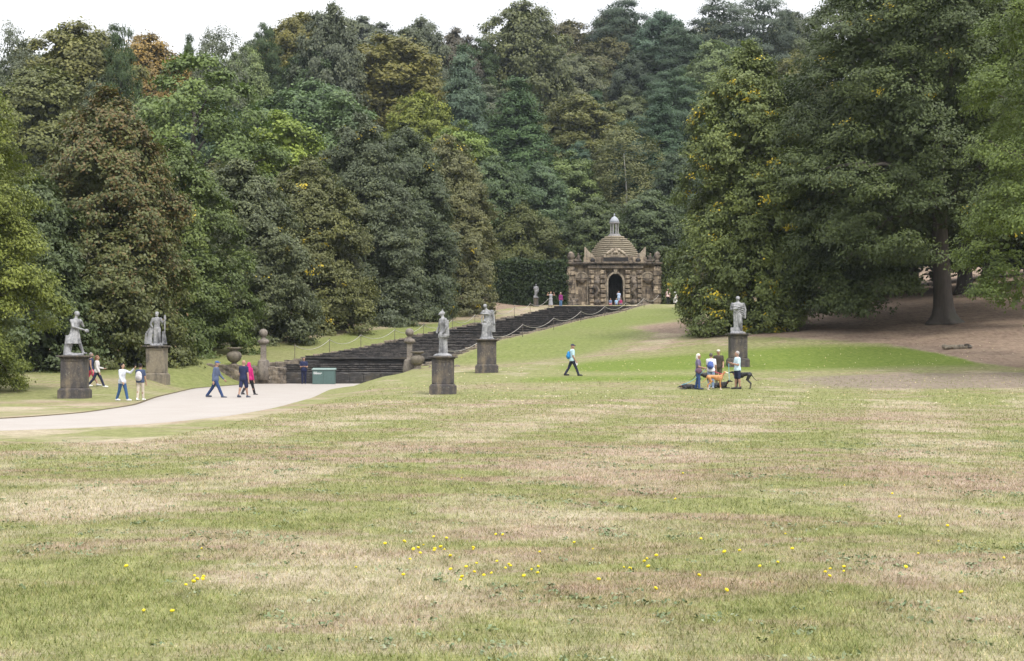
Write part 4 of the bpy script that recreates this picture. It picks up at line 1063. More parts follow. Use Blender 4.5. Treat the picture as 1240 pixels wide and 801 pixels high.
# ------------------------------------------------------------------ dogs
def dog(px, D, face, col, label, pose='stand', s=1.0, belly=None, up=.78):
    x = at(px, D); o = empty('dog', (x, D, tz(x, D)), face, label, 'dog')
    b = MB()
    if pose == 'stand':
        S = lambda *p: V3(*[q*s for q in p])
        spine = [(.33, .66), (.26, .665), (.12, .68), (-.05, .69), (-.20, .685), (-.33, .66)]     # y (forward -), z
        # chest deep at the front, tucked belly
        for (y, z, rx, rz) in ((-.26, .60, .085, .14), (-.16, .585, .092, .155), (-.04, .60, .085, .13), (.08, .635, .070, .095), (.20, .645, .075, .09), (.30, .63, .085, .105)):
            b.ell(S(0, y, z), (rx*s, .12*s, rz*s))
        b.cap(S(0, -.30, .66), S(0, -.43, up+.04), .068*s, .048*s); b.ell(S(0, -.47, up+.075), (.045*s, .065*s, .048*s)); b.cap(S(0, -.51, up+.065), S(0, -.63, up+.035), .035*s, .02*s)
        for sd in (-1, 1):
            b.cap(S(sd*.035, -.435, up+.10), S(sd*.05, -.40, up+.10), .016*s, .012*s)
            b.cap(S(sd*.07, -.26, .56), S(sd*.075, -.23, .38), .05*s, .034*s); b.cap(S(sd*.075, -.23, .38), S(sd*.075, -.26, .20), .027*s, .02*s); b.cap(S(sd*.075, -.26, .20), S(sd*.075, -.265, .045), .019*s, .016*s); b.cap(S(sd*.075, -.265, .028), S(sd*.075, -.31, .022), .022*s, .018*s)
            b.cap(S(sd*.07, .30, .60), S(sd*.085, .20, .40), .075*s, .042*s); b.cap(S(sd*.085, .20, .40), S(sd*.08, .36, .235), .036*s, .021*s); b.cap(S(sd*.08, .36, .235), S(sd*.08, .335, .045), .02*s, .016*s); b.cap(S(sd*.08, .335, .028), S(sd*.08, .285, .022), .022*s, .018*s)
        b.cap(S(0, .38, .64), S(0, .50, .46), .024*s, .016*s); b.cap(S(0, .50, .46), S(0, .62, .36), .016*s, .012*s); b.cap(S(0, .62, .36), S(0, .72, .37), .012*s, .008*s)
    else:
        S = lambda *p: V3(*[q*s for q in p])
        for (y, z, rx, rz) in ((-.24, .17, .10, .16), (-.12, .16, .11, .155), (.02, .15, .11, .14), (.16, .15, .12, .14), (.28, .14, .12, .13)):
            b.ell(S(0, y, z), (rx*s, .13*s, rz*s))
        hz_ = .34 if pose == 'lie_up' else .13
        b.cap(S(0, -.30, .22), S(0, -.42, hz_), .075*s, .055*s); b.ell(S(0, -.47, hz_+.02), (.05*s, .07*s, .052*s)); b.cap(S(0, -.51, hz_+.01), S(0, -.62, hz_-.015), .038*s, .024*s)
        for sd in (-1, 1):
            b.cap(S(sd*.04, -.44, hz_+.05), S(sd*.06, -.41, hz_+.06), .018*s, .014*s)
            b.cap(S(sd*.10, -.20, .12), S(sd*.12, -.14, .045), .045*s, .03*s); b.cap(S(sd*.12, -.14, .04), S(sd*.11, -.48, .03), .026*s, .022*s)
            b.ell(S(sd*.13, .25, .13), (.055*s, .14*s, .12*s)); b.cap(S(sd*.16, .14, .06), S(sd*.16, .34, .035), .034*s, .024*s); b.cap(S(sd*.16, .34, .03), S(sd*.16, .20, .025), .024*s, .02*s)
        b.cap(S(0, .38, .10), S(.12, .58, .03), .024*s, .012*s)
    me = b.fuse('body', .012, 2)
    m, nt, bs = newmat('dog_coat'); tc = N(nt, 'ShaderNodeTexCoord').outputs['Object']
    c1 = ramp(nt, noise(nt, tc, 5, 5), [(.3, tuple(v*.75 for v in col)), (.7, tuple(v*1.25 for v in col))])
    if belly:
        sp = N(nt, 'ShaderNodeSeparateXYZ'); nt.links.new(tc, sp.inputs[0])
        f = ramp(nt, math_(nt, 'ADD', sp.outputs[1], math_(nt, 'MULTIPLY', noise(nt, tc, 6, 3), .1)), [(0, 1), (.001, 0)])
        muz = math_(nt, 'LESS_THAN', sp.outputs[1], -.50*s); c1 = mix(nt, muz, c1, belly)
        low = math_(nt, 'LESS_THAN', sp.outputs[2], .13*s); c1 = mix(nt, math_(nt, 'MULTIPLY', low, .7), c1, belly)
    nt.links.new(c1, bs.inputs['Base Color']); bs.inputs['Roughness'].default_value = .6
    link('body', me, m, o)
    MB().tube([(V3(0.06*math.cos(a), -.395+.03*math.sin(a)*.5, (up-.01 if pose == 'stand' else (.29 if pose == 'lie_up' else .16))+.055*math.sin(a)))*s for a in np.linspace(0, 2*math.pi, 13)], .012*s, 6).build('collar', plain('collar', (.35, .05, .06)), o, True)
    return o
dog_tan = dog(866, gD-.6, 95, (.42, .20, .075), 'tan lurcher with pale muzzle standing in the middle of the dog group', s=.96, belly=(.72, .66, .58))
dog_blk = dog(899.5, gD+.2, -112, (.016, .016, .019), 'black greyhound standing at the right behind the man in shorts', s=1.05, up=.66)
dog_by = dog(852, gD+1.6, 100, (.022, .021, .023), 'black dog standing beyond the grey-haired woman', s=.95)
dog_l = dog(833.5, gD+.3, -85, (.028, .027, .033), 'dark dog lying flat at the left end of the dog group', pose='lie', s=.82)
dog_m = dog(871.5, gD+.7, 80, (.015, .015, .016), 'black dog lying with head raised behind the tan lurcher', pose='lie_up', s=.95)
def lead(p0, p1, sag, col, label):
    pts = []
    for k in range(13):
        t = k/12; p = Vector(p0).lerp(Vector(p1), t); p.z -= sag*4*t*(1-t); pts.append(p)
    o = MB().tube(pts, .011, 6).build('dog_lead', plain('lead', col), None, True); tag(o, label, 'dog lead')
def hand(key, i):
    o, J = PEOPLE[key]; return w2(o, J['A'][i][2]+J['A'][i][3]*.08)
lead(hand('whitetee', 1), w2(dog_tan, V3(.0, -.38, .74)), .06, (.75, .05, .16), 'red lead held by the person in white T-shirt, clipped to the tan lurcher')
lead(hand('shorts', 0), w2(PEOPLE['shorts'][0], V3(-.16, -.34, .38)), .0, (.20, .50, .72), 'pale blue lead hanging from the hand of the man in shorts')
lead(hand('purple', 0), w2(dog_l, V3(0, -.34, .2)), .15, (.20, .52, .68), 'turquoise lead running to the dog lying at left')

# ------------------------------------------------------------------ statues on pedestals
def pedestal(root, w, h, mat, capw=.16, d=None):
    d = d or w
    p = MB(); p.box(-w/2, w/2, -d/2, d/2, .46, h-.13)
    pe = p.build('pedestal', M[mat], root, bevel=.015)
    pn = MB()       # raised panel frames
    for s in (-1, 1): pn.box(s*(w/2-.075)-.06, s*(w/2-.075)+.06, -d/2-.018, -d/2+.02, .50, h-.17)
    pn.box(-w/2+.136, w/2-.136, -d/2-.018, -d/2+.02, h-.27, h-.17)
    pn.build('panel_frame', M[mat], pe, bevel=.006)
    b = MB(); k = .11; b.box(-w/2-k, w/2+k, -d/2-k, d/2+k, -.25, .38); b.box(-w/2-k+.03, w/2+k-.03, -d/2-k+.03, d/2+k-.03, .383, .457, .05)
    b.build('plinth', M[mat], pe, bevel=.02)
    c = MB(); c.box(-w/2-.06, w/2+.06, -d/2-.06, d/2+.06, h-.127, h-.075); c.box(-w/2-capw, w/2+capw, -d/2-capw, d/2+capw, h-.072, h)
    c.build('cap', M['pedestal'] if mat != 'house_dark' else M[mat], pe, bevel=.018)
def statue_fig(kind, h):
    """lead figures; x right, -y towards the camera"""
    b = MB(); rr = random.Random(kind)
    def head(c, r, hairbun=True):
        b.ell(c, (r*.78, r*.9, r)); b.ell((c[0], c[1]+r*.25, c[2]+r*.25), (r*.85, r*.85, r*.82)); b.cap((c[0], c[1]-r*.85, c[2]), (c[0], c[1]-r*1.0, c[2]-r*.22), .012*h, .016*h, 8)
        if hairbun: b.ell((c[0], c[1]+r*.9, c[2]+r*.3), (r*.45, r*.4, r*.4))
    def rockbase(w=.30): b.loft([((0, 0, 0), w*h*.62, w*h*.6), ((0, 0, .03*h), w*h*.6, w*h*.56), ((0, 0, .055*h), w*h*.42, w*h*.4)], 14, .06, 5)
    rockbase()
    if kind == 'turned':         # striding figure with short tunic looking right, arms bent in front
        b.cap((-.02*h, 0, .50*h), (-.07*h, .02*h, .27*h), .062*h, .042*h); b.cap((-.07*h, .02*h, .27*h), (-.09*h, .04*h, .06*h), .04*h, .028*h)
        b.cap((.02*h, -.01*h, .50*h), (.09*h, -.02*h, .28*h), .062*h, .042*h); b.cap((.09*h, -.02*h, .28*h), (.16*h, -.03*h, .06*h), .04*h, .026*h)
        b.cap((.16*h, -.03*h, .05*h), (.21*h, -.07*h, .045*h), .026*h, .02*h); b.cap((-.09*h, .04*h, .05*h), (-.05*h, -.02*h, .045*h), .028*h, .02*h)
        b.loft([((-.03*h, 0, .26*h), .155*h, .12*h), ((-.02*h, 0, .36*h), .135*h, .10*h), ((0, 0, .48*h), .10*h, .08*h), ((.0, 0, .58*h), .078*h, .062*h)], 30, .09, 9)
        b.loft([((0, 0, .56*h), .078*h, .06*h), ((.01*h, 0, .66*h), .088*h, .065*h), ((.015*h, 0, .75*h), .10*h, .064*h), ((.02*h, 0, .81*h), .07*h, .05*h), ((.025*h, 0, .83*h), .035*h, .035*h)], 18)
        b.cap((.025*h, 0, .82*h), (.03*h, -.005*h, .88*h), .033*h, .03*h); head((.045*h, -.01*h, .93*h), .062*h)
        b.cap((.10*h, -.02*h, .79*h), (.15*h, -.05*h, .66*h), .034*h, .028*h); b.cap((.15*h, -.05*h, .66*h), (.11*h, -.10*h, .76*h), .026*h, .02*h)
        b.cap((-.07*h, -.01*h, .78*h), (-.05*h, -.09*h, .64*h), .034*h, .028*h); b.cap((-.05*h, -.09*h, .64*h), (.16*h, -.10*h, .57*h), .026*h, .02*h)
        b.ell((.21*h, -.11*h, .55*h), (.045*h, .02*h, .045*h))
        b.loft([((-.14*h, .03*h, .0), .08*h, .07*h), ((-.13*h, .03*h, .25*h), .06*h, .05*h), ((-.12*h, .03*h, .45*h), .05*h, .03*h)], 16, .12, 5)
    elif kind == 'group':        # standing man with staff, second smaller figure at his side
        b.loft([((0, .02*h, .04*h), .10*h, .09*h), ((0, .02*h, .35*h), .09*h, .075*h), ((0, 0, .52*h), .088*h, .065*h)], 24, .10, 8)
        b.cap((.05*h, -.02*h, .50*h), (.08*h, -.06*h, .28*h), .056*h, .04*h); b.cap((.08*h, -.06*h, .28*h), (.10*h, -.05*h, .06*h), .038*h, .026*h); b.cap((.10*h, -.05*h, .05*h), (.12*h, -.12*h, .045*h), .026*h, .02*h)
        b.cap((-.04*h, 0, .5*h), (-.05*h, -.02*h, .06*h), .055*h, .03*h)
        b.loft([((0, 0, .50*h), .085*h, .062*h), ((0, 0, .62*h), .08*h, .058*h), ((0, 0, .74*h), .108*h, .068*h), ((0, 0, .81*h), .085*h, .052*h), ((0, 0, .84*h), .035*h, .035*h)], 18)
        b.cap((0, 0, .82*h), (0, -.005*h, .88*h), .034*h, .03*h); head((0, -.01*h, .935*h), .062*h, False); b.ell((0, -.04*h, .885*h), (.035*h, .03*h, .04*h))
        b.cap((.10*h, 0, .79*h), (.16*h, -.02*h, .65*h), .034*h, .028*h); b.cap((.16*h, -.02*h, .65*h), (.20*h, -.07*h, .72*h), .026*h, .022*h)
        b.cap((.21*h, -.06*h, .04*h), (.22*h, -.06*h, .88*h), .016*h, .022*h); b.ell((.22*h, -.06*h, .80*h), (.032*h, .026*h, .10*h))
        b.loft([((.19*h, 0, .04*h), .07*h, .06*h), ((.18*h, 0, .25*h), .06*h, .05*h), ((.17*h, 0, .42*h), .03*h, .03*h)], 16, .1, 5)
        b.cap((-.10*h, 0, .79*h), (-.15*h, -.04*h, .64*h), .034*h, .028*h); b.cap((-.15*h, -.04*h, .64*h), (-.10*h, -.08*h, .54*h), .026*h, .02*h)
        b.loft([((-.20*h, -.02*h, .04*h), .085*h, .07*h), ((-.18*h, -.02*h, .22*h), .065*h, .05*h), ((-.16*h, -.02*h, .40*h), .06*h, .045*h), ((-.15*h, -.02*h, .50*h), .05*h, .04*h), ((-.15*h, -.02*h, .54*h), .025*h, .025*h)], 18, .06, 6)
        b.ell((-.15*h, -.03*h, .60*h), (.036*h, .04*h, .046*h)); b.cap((-.20*h, -.02*h, .48*h), (-.27*h, -.04*h, .34*h), .022*h, .018*h); b.cap((-.27*h, -.04*h, .34*h), (-.30*h, -.02*h, .06*h), .03*h, .026*h); b.ell((-.25*h, -.03*h, .38*h), (.035*h, .04*h, .04*h))
    elif kind == 'helmet':       # slim draped figure looking left, arms held low in front
        b.loft([((.01*h, 0, .04*h), .095*h, .085*h), ((.01*h, 0, .2*h), .085*h, .075*h), ((0, 0, .38*h), .088*h, .072*h), ((0, 0, .50*h), .090*h, .066*h)], 30, .09, 9)
        b.loft([((.02*h, 0, .40*h), .115*h, .09*h), ((.02*h, 0, .46*h), .12*h, .088*h), ((.01*h, 0, .52*h), .09*h, .065*h)], 26, .07, 8)
        b.loft([((0, 0, .48*h), .088*h, .066*h), ((.0, 0, .6*h), .074*h, .058*h), ((.01*h, 0, .72*h), .09*h, .07*h), ((.015*h, 0, .8*h), .088*h, .052*h), ((0, 0, .835*h), .034*h, .034*h)], 18)
        b.cap((0, 0, .82*h), (-.02*h, -.005*h, .87*h), .03*h, .028*h); head((-.03*h, -.012*h, .915*h), .058*h); b.cap((-.03*h, 0, .95*h), (-.02*h, 0, 1.0*h), .03*h, .012*h)
        b.cap((-.075*h, -.01*h, .79*h), (-.12*h, -.02*h, .64*h), .032*h, .026*h); b.cap((-.12*h, -.02*h, .64*h), (-.10*h, -.08*h, .51*h), .025*h, .02*h)
        b.cap((.095*h, 0, .79*h), (.13*h, 0, .63*h), .034*h, .028*h); b.cap((.13*h, 0, .63*h), (.11*h, -.06*h, .50*h), .026*h, .02*h)
        b.loft([((.10*h, .03*h, .44*h), .05*h, .05*h), ((.10*h, .03*h, .62*h), .045*h, .04*h), ((.09*h, .03*h, .78*h), .05*h, .035*h)], 14, .1, 4)
    elif kind == 'embrace':      # two figures pressed together
        b.loft([((0, 0, .04*h), .15*h, .12*h), ((0, 0, .15*h), .125*h, .10*h), ((.01*h, 0, .35*h), .105*h, .09*h), ((.02*h, 0, .5*h), .10*h, .08*h)], 34, .10, 10)
        b.loft([((.02*h, 0, .48*h), .10*h, .08*h), ((.02*h, 0, .6*h), .088*h, .068*h), ((.02*h, 0, .74*h), .11*h, .07*h), ((.01*h, 0, .81*h), .08*h, .05*h), ((-.01*h, 0, .835*h), .036*h, .036*h)], 20)
        b.cap((-.01*h, 0, .82*h), (-.03*h, -.01*h, .88*h), .034*h, .03*h); head((-.045*h, -.02*h, .93*h), .06*h)
        b.cap((-.08*h, -.02*h, .79*h), (-.14*h, -.05*h, .72*h), .036*h, .03*h); b.cap((-.14*h, -.05*h, .72*h), (.06*h, -.10*h, .70*h), .028*h, .022*h)
        b.cap((.12*h, 0, .79*h), (.17*h, 0, .62*h), .038*h, .03*h); b.cap((.17*h, 0, .62*h), (.19*h, -.02*h, .42*h), .03*h, .024*h)
        b.loft([((.16*h, .03*h, .20*h), .06*h, .05*h), ((.16*h, .03*h, .45*h), .05*h, .045*h), ((.13*h, .03*h, .82*h), .045*h, .035*h)], 16, .12, 5)
        b.loft([((-.07*h, -.08*h, .04*h), .06*h, .05*h), ((-.07*h, -.08*h, .25*h), .055*h, .045*h), ((-.06*h, -.08*h, .42*h), .05*h, .042*h), ((-.06*h, -.08*h, .46*h), .025*h, .025*h)], 16, .06, 5); b.ell((-.06*h, -.09*h, .51*h), (.035*h, .038*h, .042*h))
        b.cap((-.11*h, -.08*h, .42*h), (-.13*h, -.06*h, .56*h), .02*h, .016*h); b.cap((-.13*h, -.06*h, .56*h), (-.11*h, -.05*h, .66*h), .018*h, .014*h)
    else:                        # 'robed' : toga figure, one knee forward
        b.loft([((.0, 0, .05*h), .105*h, .085*h), ((.0, 0, .18*h), .095*h, .078*h), ((0, 0, .36*h), .10*h, .078*h), ((-.01*h, 0, .52*h), .105*h, .075*h)], 34, .08, 9)
        b.cap((.03*h, -.05*h, .48*h), (.05*h, -.085*h, .28*h), .06*h, .05*h); b.cap((.05*h, -.085*h, .28*h), (.08*h, -.05*h, .06*h), .046*h, .03*h)
        b.loft([((-.01*h, 0, .50*h), .10*h, .075*h), ((-.01*h, 0, .62*h), .10*h, .072*h), ((0, 0, .74*h), .135*h, .08*h), ((0, 0, .80*h), .115*h, .062*h), ((0, 0, .84*h), .036*h, .036*h)], 22, .03, 6)
        b.cap((0, 0, .82*h), (0, -.005*h, .88*h), .036*h, .032*h); head((0, -.012*h, .93*h), .06*h, False)
        b.cap((-.125*h, 0, .78*h), (-.155*h, -.02*h, .64*h), .042*h, .036*h); b.cap((-.155*h, -.02*h, .64*h), (-.02*h, -.10*h, .66*h), .034*h, .028*h)
        b.cap((.125*h, 0, .78*h), (.17*h, 0, .62*h), .042*h, .034*h); b.cap((.17*h, 0, .62*h), (.14*h, -.05*h, .48*h), .03*h, .024*h)
        b.loft([((.15*h, .02*h, .40*h), .045*h, .05*h), ((.15*h, .02*h, .6*h), .05*h, .045*h), ((.11*h, .02*h, .8*h), .055*h, .04*h)], 16, .12, 5)
        for k in range(5): b.cap((-.14*h+k*.01*h, -.06*h, (.74-.035*k)*h), (.12*h, -.085*h, (.68-.06*k)*h), .018*h, .016*h, 8)
        b.box(-.17*h, -.09*h, -.03*h, .05*h, 0, .16*h)
    return b.fuse('figure', .012 if h > 1.5 else .02, 1)
def statue(px, D, w, hp_, hs, kind, mat, label, fmat='lead', rz=0, frz=0):
    x = at(px, D); root = empty('garden_statue', (x, D, tz(x, D)), rz, label, 'statue', 'lead statues on stone pedestals')
    pedestal(root, w, hp_, mat)
    o = link('figure', statue_fig(kind, hs), M[fmat], root); o.location = (0, 0, hp_-.002); o.rotation_euler = (0, 0, R(frz)); o.scale = (1.13, 1.13, 1)
statue(90.5, 74, 1.02, 1.92, 2.0, 'turned', 'pedestal', 'lead statue of a striding figure in a short tunic on the leftmost dark pedestal', frz=30)
statue(190, 92, 1.02, 1.98, 1.90, 'group', 'pedestal_pale', 'lead statue of a figure with staff and small companion on a buff pedestal')
statue(536.5, 75, .98, 1.72, 2.1, 'helmet', 'pedestal', 'slim lead statue with pointed headdress on the dark pedestal before the cascade', frz=-58)
statue(589.5, 92, 1.06, 1.85, 1.98, 'embrace', 'pedestal', 'lead statue of two pressed-together figures right of the cascade')
statue(893.5, 92, .95, 1.82, 2.1, 'robed', 'pedestal', 'lone pale statue in a toga on the right-hand lawn')
x = at(649, 180); root = empty('garden_statue', (x, 180, tz(x, 180)), 0, 'small distant statue on a pedestal left of the domed house', 'statue', 'lead statues on stone pedestals')
p = MB(); p.box(-.26, .26, -.26, .26, .16, .86); pe = p.build('pedestal', M['pedestal'], root, bevel=.01)
MB().box(-.34, .34, -.34, .34, -.15, .157).build('plinth', M['pedestal'], pe, bevel=.01); MB().box(-.33, .33, -.33, .33, .863, .96).build('cap', M['pedestal'], pe, bevel=.01)
o = link('figure', statue_fig('robed', 1.5), M['lead'], root); o.location = (0, 0, .958)

# ------------------------------------------------------------------ cascade
CS = empty('stone_cascade', (float(xc(106)), 106, .27), 0, 'long dark stepped water cascade climbing the lawn to the house', 'cascade')
o0 = CS.location
def S(Y): return np.interp(Y, [106, 110.5, 113, 124, 142, 160, 178.5], [.27, 1.82, 2.05, 2.78, 4.40, 5.80, 7.70])
def cpt(u, Y, Z): return (float(xc(Y))+u-o0.x, Y-o0.y, Z-o0.z)
def step_prism(b, u0, u1, Y0, Y1, Z0, Z1):
    vs = [cpt(u0, Y0, Z0), cpt(u1, Y0, Z0), cpt(u1, Y1, Z0), cpt(u0, Y1, Z0), cpt(u0, Y0, Z1), cpt(u1, Y0, Z1), cpt(u1, Y1, Z1), cpt(u0, Y1, Z1)]
    b.add(vs, [(3, 2, 1, 0), (4, 5, 6, 7), (0, 1, 5, 4), (1, 2, 6, 5), (2, 3, 7, 6), (3, 0, 4, 7)])
def flight(Y0, Y1, Z0, Z1, n, coping=True):
    b = MB(); nb = MB(); tread = min(.45, (Y1-Y0)*.6/n); rise = (Z1-Z0)/n
    rr = random.Random(int(Y0*10))
    for i in range(n):
        y = Y0+i*tread
        # each course is laid from long stones of slightly different set
        u = -4.62
        while u < 4.6:
            w = min(rr.uniform(1.1, 2.0), 4.62-u); w = w if 4.62-u-w > .5 else 4.62-u
            dy = rr.uniform(-.03, .03); dz_ = rr.uniform(-.012, .012)
            last = i == n-1
            step_prism(b, u+.006, u+w-.006, y+dy, (Y1+.02 if last else y+tread+.25), Z0-.5+i*rise-.0, Z0+(i+1)*rise-.075+dz_)
            step_prism(nb, u+.004, u+w-.004, y+dy-.13, (Y1+.02 if last else y+tread+.25), Z0+(i+1)*rise-.072+dz_, Z0+(i+1)*rise+dz_)
            u += w
    f = b.build('step_flight', M['wet'], CS, bevel=.008); nb.build('nosing', M['nosing'], f, bevel=.008)
# front basin wall and the tall first flight
b = MB()
u = -4.62; rr = random.Random(3)
while u < 4.6:
    w = min(rr.uniform(.8, 1.4), 4.62-u); w = w if 4.62-u-w > .4 else 4.62-u
    step_prism(b, u+.006, u+w-.006, 105.9+rr.uniform(-.02, .02), 107.2, -.2, .98+rr.uniform(-.015, .015)); u += w
b.build('front_wall', M['wet'], CS, bevel=.02)
flight(106.9, 110.5, .9, 1.55, 5)
b = MB(); step_prism(b, -3.2, 4.62, 110.2, 110.9, 1.86, 2.0); step_prism(b, -4.62, 4.62, 110.5, 111.4, 1.2, 1.80); b.build('ledge', M['wet'], CS, bevel=.02)
edges = np.linspace(111.2, 178.5, 24)
for i in range(23):
    flight(edges[i], edges[i+1], float(S(edges[i]))-.02, float(S(edges[i+1]))-.02, 2 if i < 9 else 1)
# side walls: rough kerb stones
def side_wall(sgn, name):
    b = MB(); rr = random.Random(9 if sgn < 0 else 10); Y = 107.0
    while Y < 178.4:
        L = rr.uniform(.7, 1.5); Y1 = min(Y+L, 178.5)
        zt = tz(float(xc((Y+Y1)/2))+sgn*5.4, (Y+Y1)/2)+rr.uniform(.0, .10)
        u0, u1 = (-5.2+rr.uniform(-.05, .05), -4.63) if sgn < 0 else (4.63, 5.2+rr.uniform(-.05, .05))
        step_prism(b, u0, u1, Y+.01, Y1-.01, zt-1.9, zt); Y = Y1
    b.build(name, M['wall'], CS, bevel=.05)
side_wall(-1, 'side_wall'); side_wall(1, 'side_wall')

# retaining walls left and right of the cascade mouth
def rough_wall(name, pts, y0, y1, loc, label, seed, vox=.055):
    b = MB(); b.extrude(pts, y0, y1)
    me = b.fuse(name, vox, 1)
    rng = np.random.default_rng(seed); n = len(me.vertices); co = np.empty(n*3, np.float32); me.vertices.foreach_get('co', co); co = co.reshape(-1, 3)
    ph = co*np.array([7.3, 6.1, 8.2])
    d = .045*np.sin(ph[:, 0]+np.sin(ph[:, 2]*.8))*np.sin(ph[:, 2]+.5*np.sin(ph[:, 1]))+.02*rng.standard_normal(n)
    no = np.empty(n*3, np.float32); me.vertices.foreach_get('normal', no); co += no.reshape(-1, 3)*d[:, None]
    me.vertices.foreach_set('co', co.reshape(-1)); me.update()
    o = link(name, me, M['wall']); o.location = loc; tag(o, label, 'wall'); return o
Dw = 105.2; wl = lambda px: at(px, Dw)-at(290, Dw)
pts = [(wl(232), -.1), (wl(318), -.3), (wl(345), -.3), (wl(345), 1.02), (wl(330), 1.12), (wl(312), 1.10), (wl(300), 1.22), (wl(262), 1.22), (wl(255), 1.30), (wl(247), 1.22), (wl(247), .98), (wl(241), .98), (wl(241), .72), (wl(236), .72), (wl(236), .5), (wl(230), .5)]
rough_wall('retaining_wall', pts, 0, .8, (at(290, Dw), Dw, .25), 'weathered rubble wall with stepped end left of the cascade mouth', 1)
pts = [(wl(488), -.3), (wl(556), -.1), (wl(560), .95), (wl(552), 1.12), (wl(545), .9), (wl(535), 1.0), (wl(524), .62), (wl(520), 1.05), (wl(512), .5), (wl(504), .9), (wl(492), .95), (wl(488), .5)]
rough_wall('retaining_wall', pts, .3, 1.0, (at(290, Dw), Dw, .35), 'broken rubble wall right of the cascade mouth', 2)
def ball_pier(px, D, zb, label):
    x = at(px, D); root = empty('ball_pier', (x, D, zb), 0, label, 'pier', 'ball-topped piers at the cascade mouth')
    base = MB(); base.loft([((0, 0, -.5), .46, .42), ((0, 0, .2), .44, .40), ((0, 0, .45), .40, .36), ((0, 0, .7), .36, .33), ((0, 0, .78), .30, .28)], 14, .05, 5)
    base.build('base', M['pier'], root, True)
    MB().lathe([(.30, .75), (.27, .80), (.24, .9), (.24, 1.0), (.235, 1.75), (.24, 1.80)], n=4).build('shaft', M['pier'], root, bevel=.02).rotation_euler = (0, 0, R(45))
    MB().lathe([(.26, 1.80), (.36, 1.88), (.38, 1.97), (.30, 2.06), (.14, 2.14), (.12, 2.22), (.17, 2.26)], n=20).build('cap', M['pier'], root, True)
    MB().ell((0, 0, 2.50), (.275, .275, .275), 24, 16).build('ball', M['pier'], root, True)
ball_pier(319, 105.4, 1.02, 'ball-topped stone pier at the left of the cascade mouth')
ball_pier(496, 105.4, 1.06, 'ball-topped stone pier at the right of the cascade mouth')
def urn(px, D, zb, label, s=1.0, foot=False):
    x = at(px, D); root = empty('stone_urn', (x, D, zb), 0, label, 'urn')
    MB().lathe([(.05, .12*s), (.22*s, .15*s), (.40*s, .30*s), (.49*s, .52*s), (.475*s, .68*s), (.37*s, .80*s), (.25*s, .87*s), (.25*s, .95*s)], n=28).build('bowl', M['urn'], root, True)
    MB().lathe([(.25*s, .95*s), (.34*s, .99*s), (.46*s, 1.03*s), (.47*s, 1.10*s), (.37*s, 1.11*s), (.30*s, .99*s), (.05*s, .97*s)], n=28).build('rim', M['urn'], root, True)
    if foot:
        MB().lathe([(.52, -.72), (.50, -.30), (.40, -.12), (.24, -.06), (.20, .0), (.24, .10), (.10, .16)], n=16).build('foot', M['urn'], root, True)
    else:
        MB().lathe([(.34, -.06), (.30, .02), (.16, .07), (.16, .14)], n=20).build('foot', M['urn'], root, True)
urn(283.5, 105.6, 1.50, 'squat round stone urn on the wall left of the cascade')
urn(505.5, 104.6, 1.32, 'stone urn on a flared foot right of the cascade mouth', .92, True)

# green cabinet
x = at(392.5, 104.4); cab = empty('utility_cabinet', (x, 104.4, tz(x, 104.4)+.02), 0, 'grey-green utility cabinet with white print at the foot of the cascade', 'cabinet')
MB().box(-.70, .70, -.38, .38, 0, .88).build('body', M['cabinet'], cab, bevel=.015)
b = MB(); b.add([(-.74, -.43, .885), (.74, -.43, .885), (.74, .43, .885), (-.74, .43, .885), (-.74, -.43, .94), (.74, -.43, .94), (.74, .43, 1.02), (-.74, .43, 1.02)], [(3, 2, 1, 0), (4, 5, 6, 7), (0, 1, 5, 4), (1, 2, 6, 5), (2, 3, 7, 6), (3, 0, 4, 7)]); b.build('lid', M['cabinet_top'], cab, bevel=.01)
b = MB()
for z, l in ((.74, .20), (.68, .46), (.63, .38)):
    xx = -.62
    rr = random.Random(int(z*100))
    while xx < -.62+l:
        w = rr.uniform(.03, .09); b.box(xx, xx+w, -.386, -.379, z, z+.032); xx += w+.018
b.build('print', M['white'], cab)
MB().box(-.004, .004, -.388, -.379, .03, .86).build('door_seam', M['gate'], cab)

# ------------------------------------------------------------------ rope fences
def rope_line(pts, side, hgt=.95):
    posts = []
    for i, (x, y) in enumerate(pts):
        z = tz(x, y); posts.append((x, y, z+hgt))
        first = POST.get('o')
        if first is None:
            r = empty('rope_post', (x, y, z), 0, 'thin rusty iron post', 'post')
            MB().tube([(0, 0, -.2), (0, 0, hgt)], .020, 8).build('stake', M['post'], r, True)
            MB().tube([(.045*math.cos(a), 0, hgt+.03+.045*math.sin(a)) for a in np.linspace(0, 6.283, 13)], .012, 6).build('eye', M['post'], r, True)
            POST['o'] = r
        else:
            r = copy_tree(first); r.location = (x, y, z)
        r['label'] = 'thin iron post carrying the rope along the %s of the cascade' % side; r['group'] = 'rope fence posts %s of the cascade' % side
    for i, (a, b_) in enumerate(zip(posts[:-1], posts[1:])):
        pp = []
        for k in range(15):
            t = k/14; p = Vector(a).lerp(Vector(b_), t); p.z -= .55*4*t*(1-t)*.85; pp.append(p)
        o = MB().tube(pp, .016, 6).build('fence_rope', M['rope'], None, True)
        tag(o, 'sagging white rope hung between posts along the %s of the cascade' % side, 'rope', 'fence ropes %s of the cascade' % side)
POST = {}
rope_line([(at(px, D), D) for px, D in ((357, 111), (399, 117), (437, 122), (478, 127.5), (513, 133.5), (548, 140), (575, 147), (600, 154), (623, 161), (642, 169), (664, 177))], 'left side')
rope_line([(float(xc(Y))+6.0, Y) for Y in (107.5, 117, 126, 135, 144, 153, 162, 170.5, 178)], 'right side')

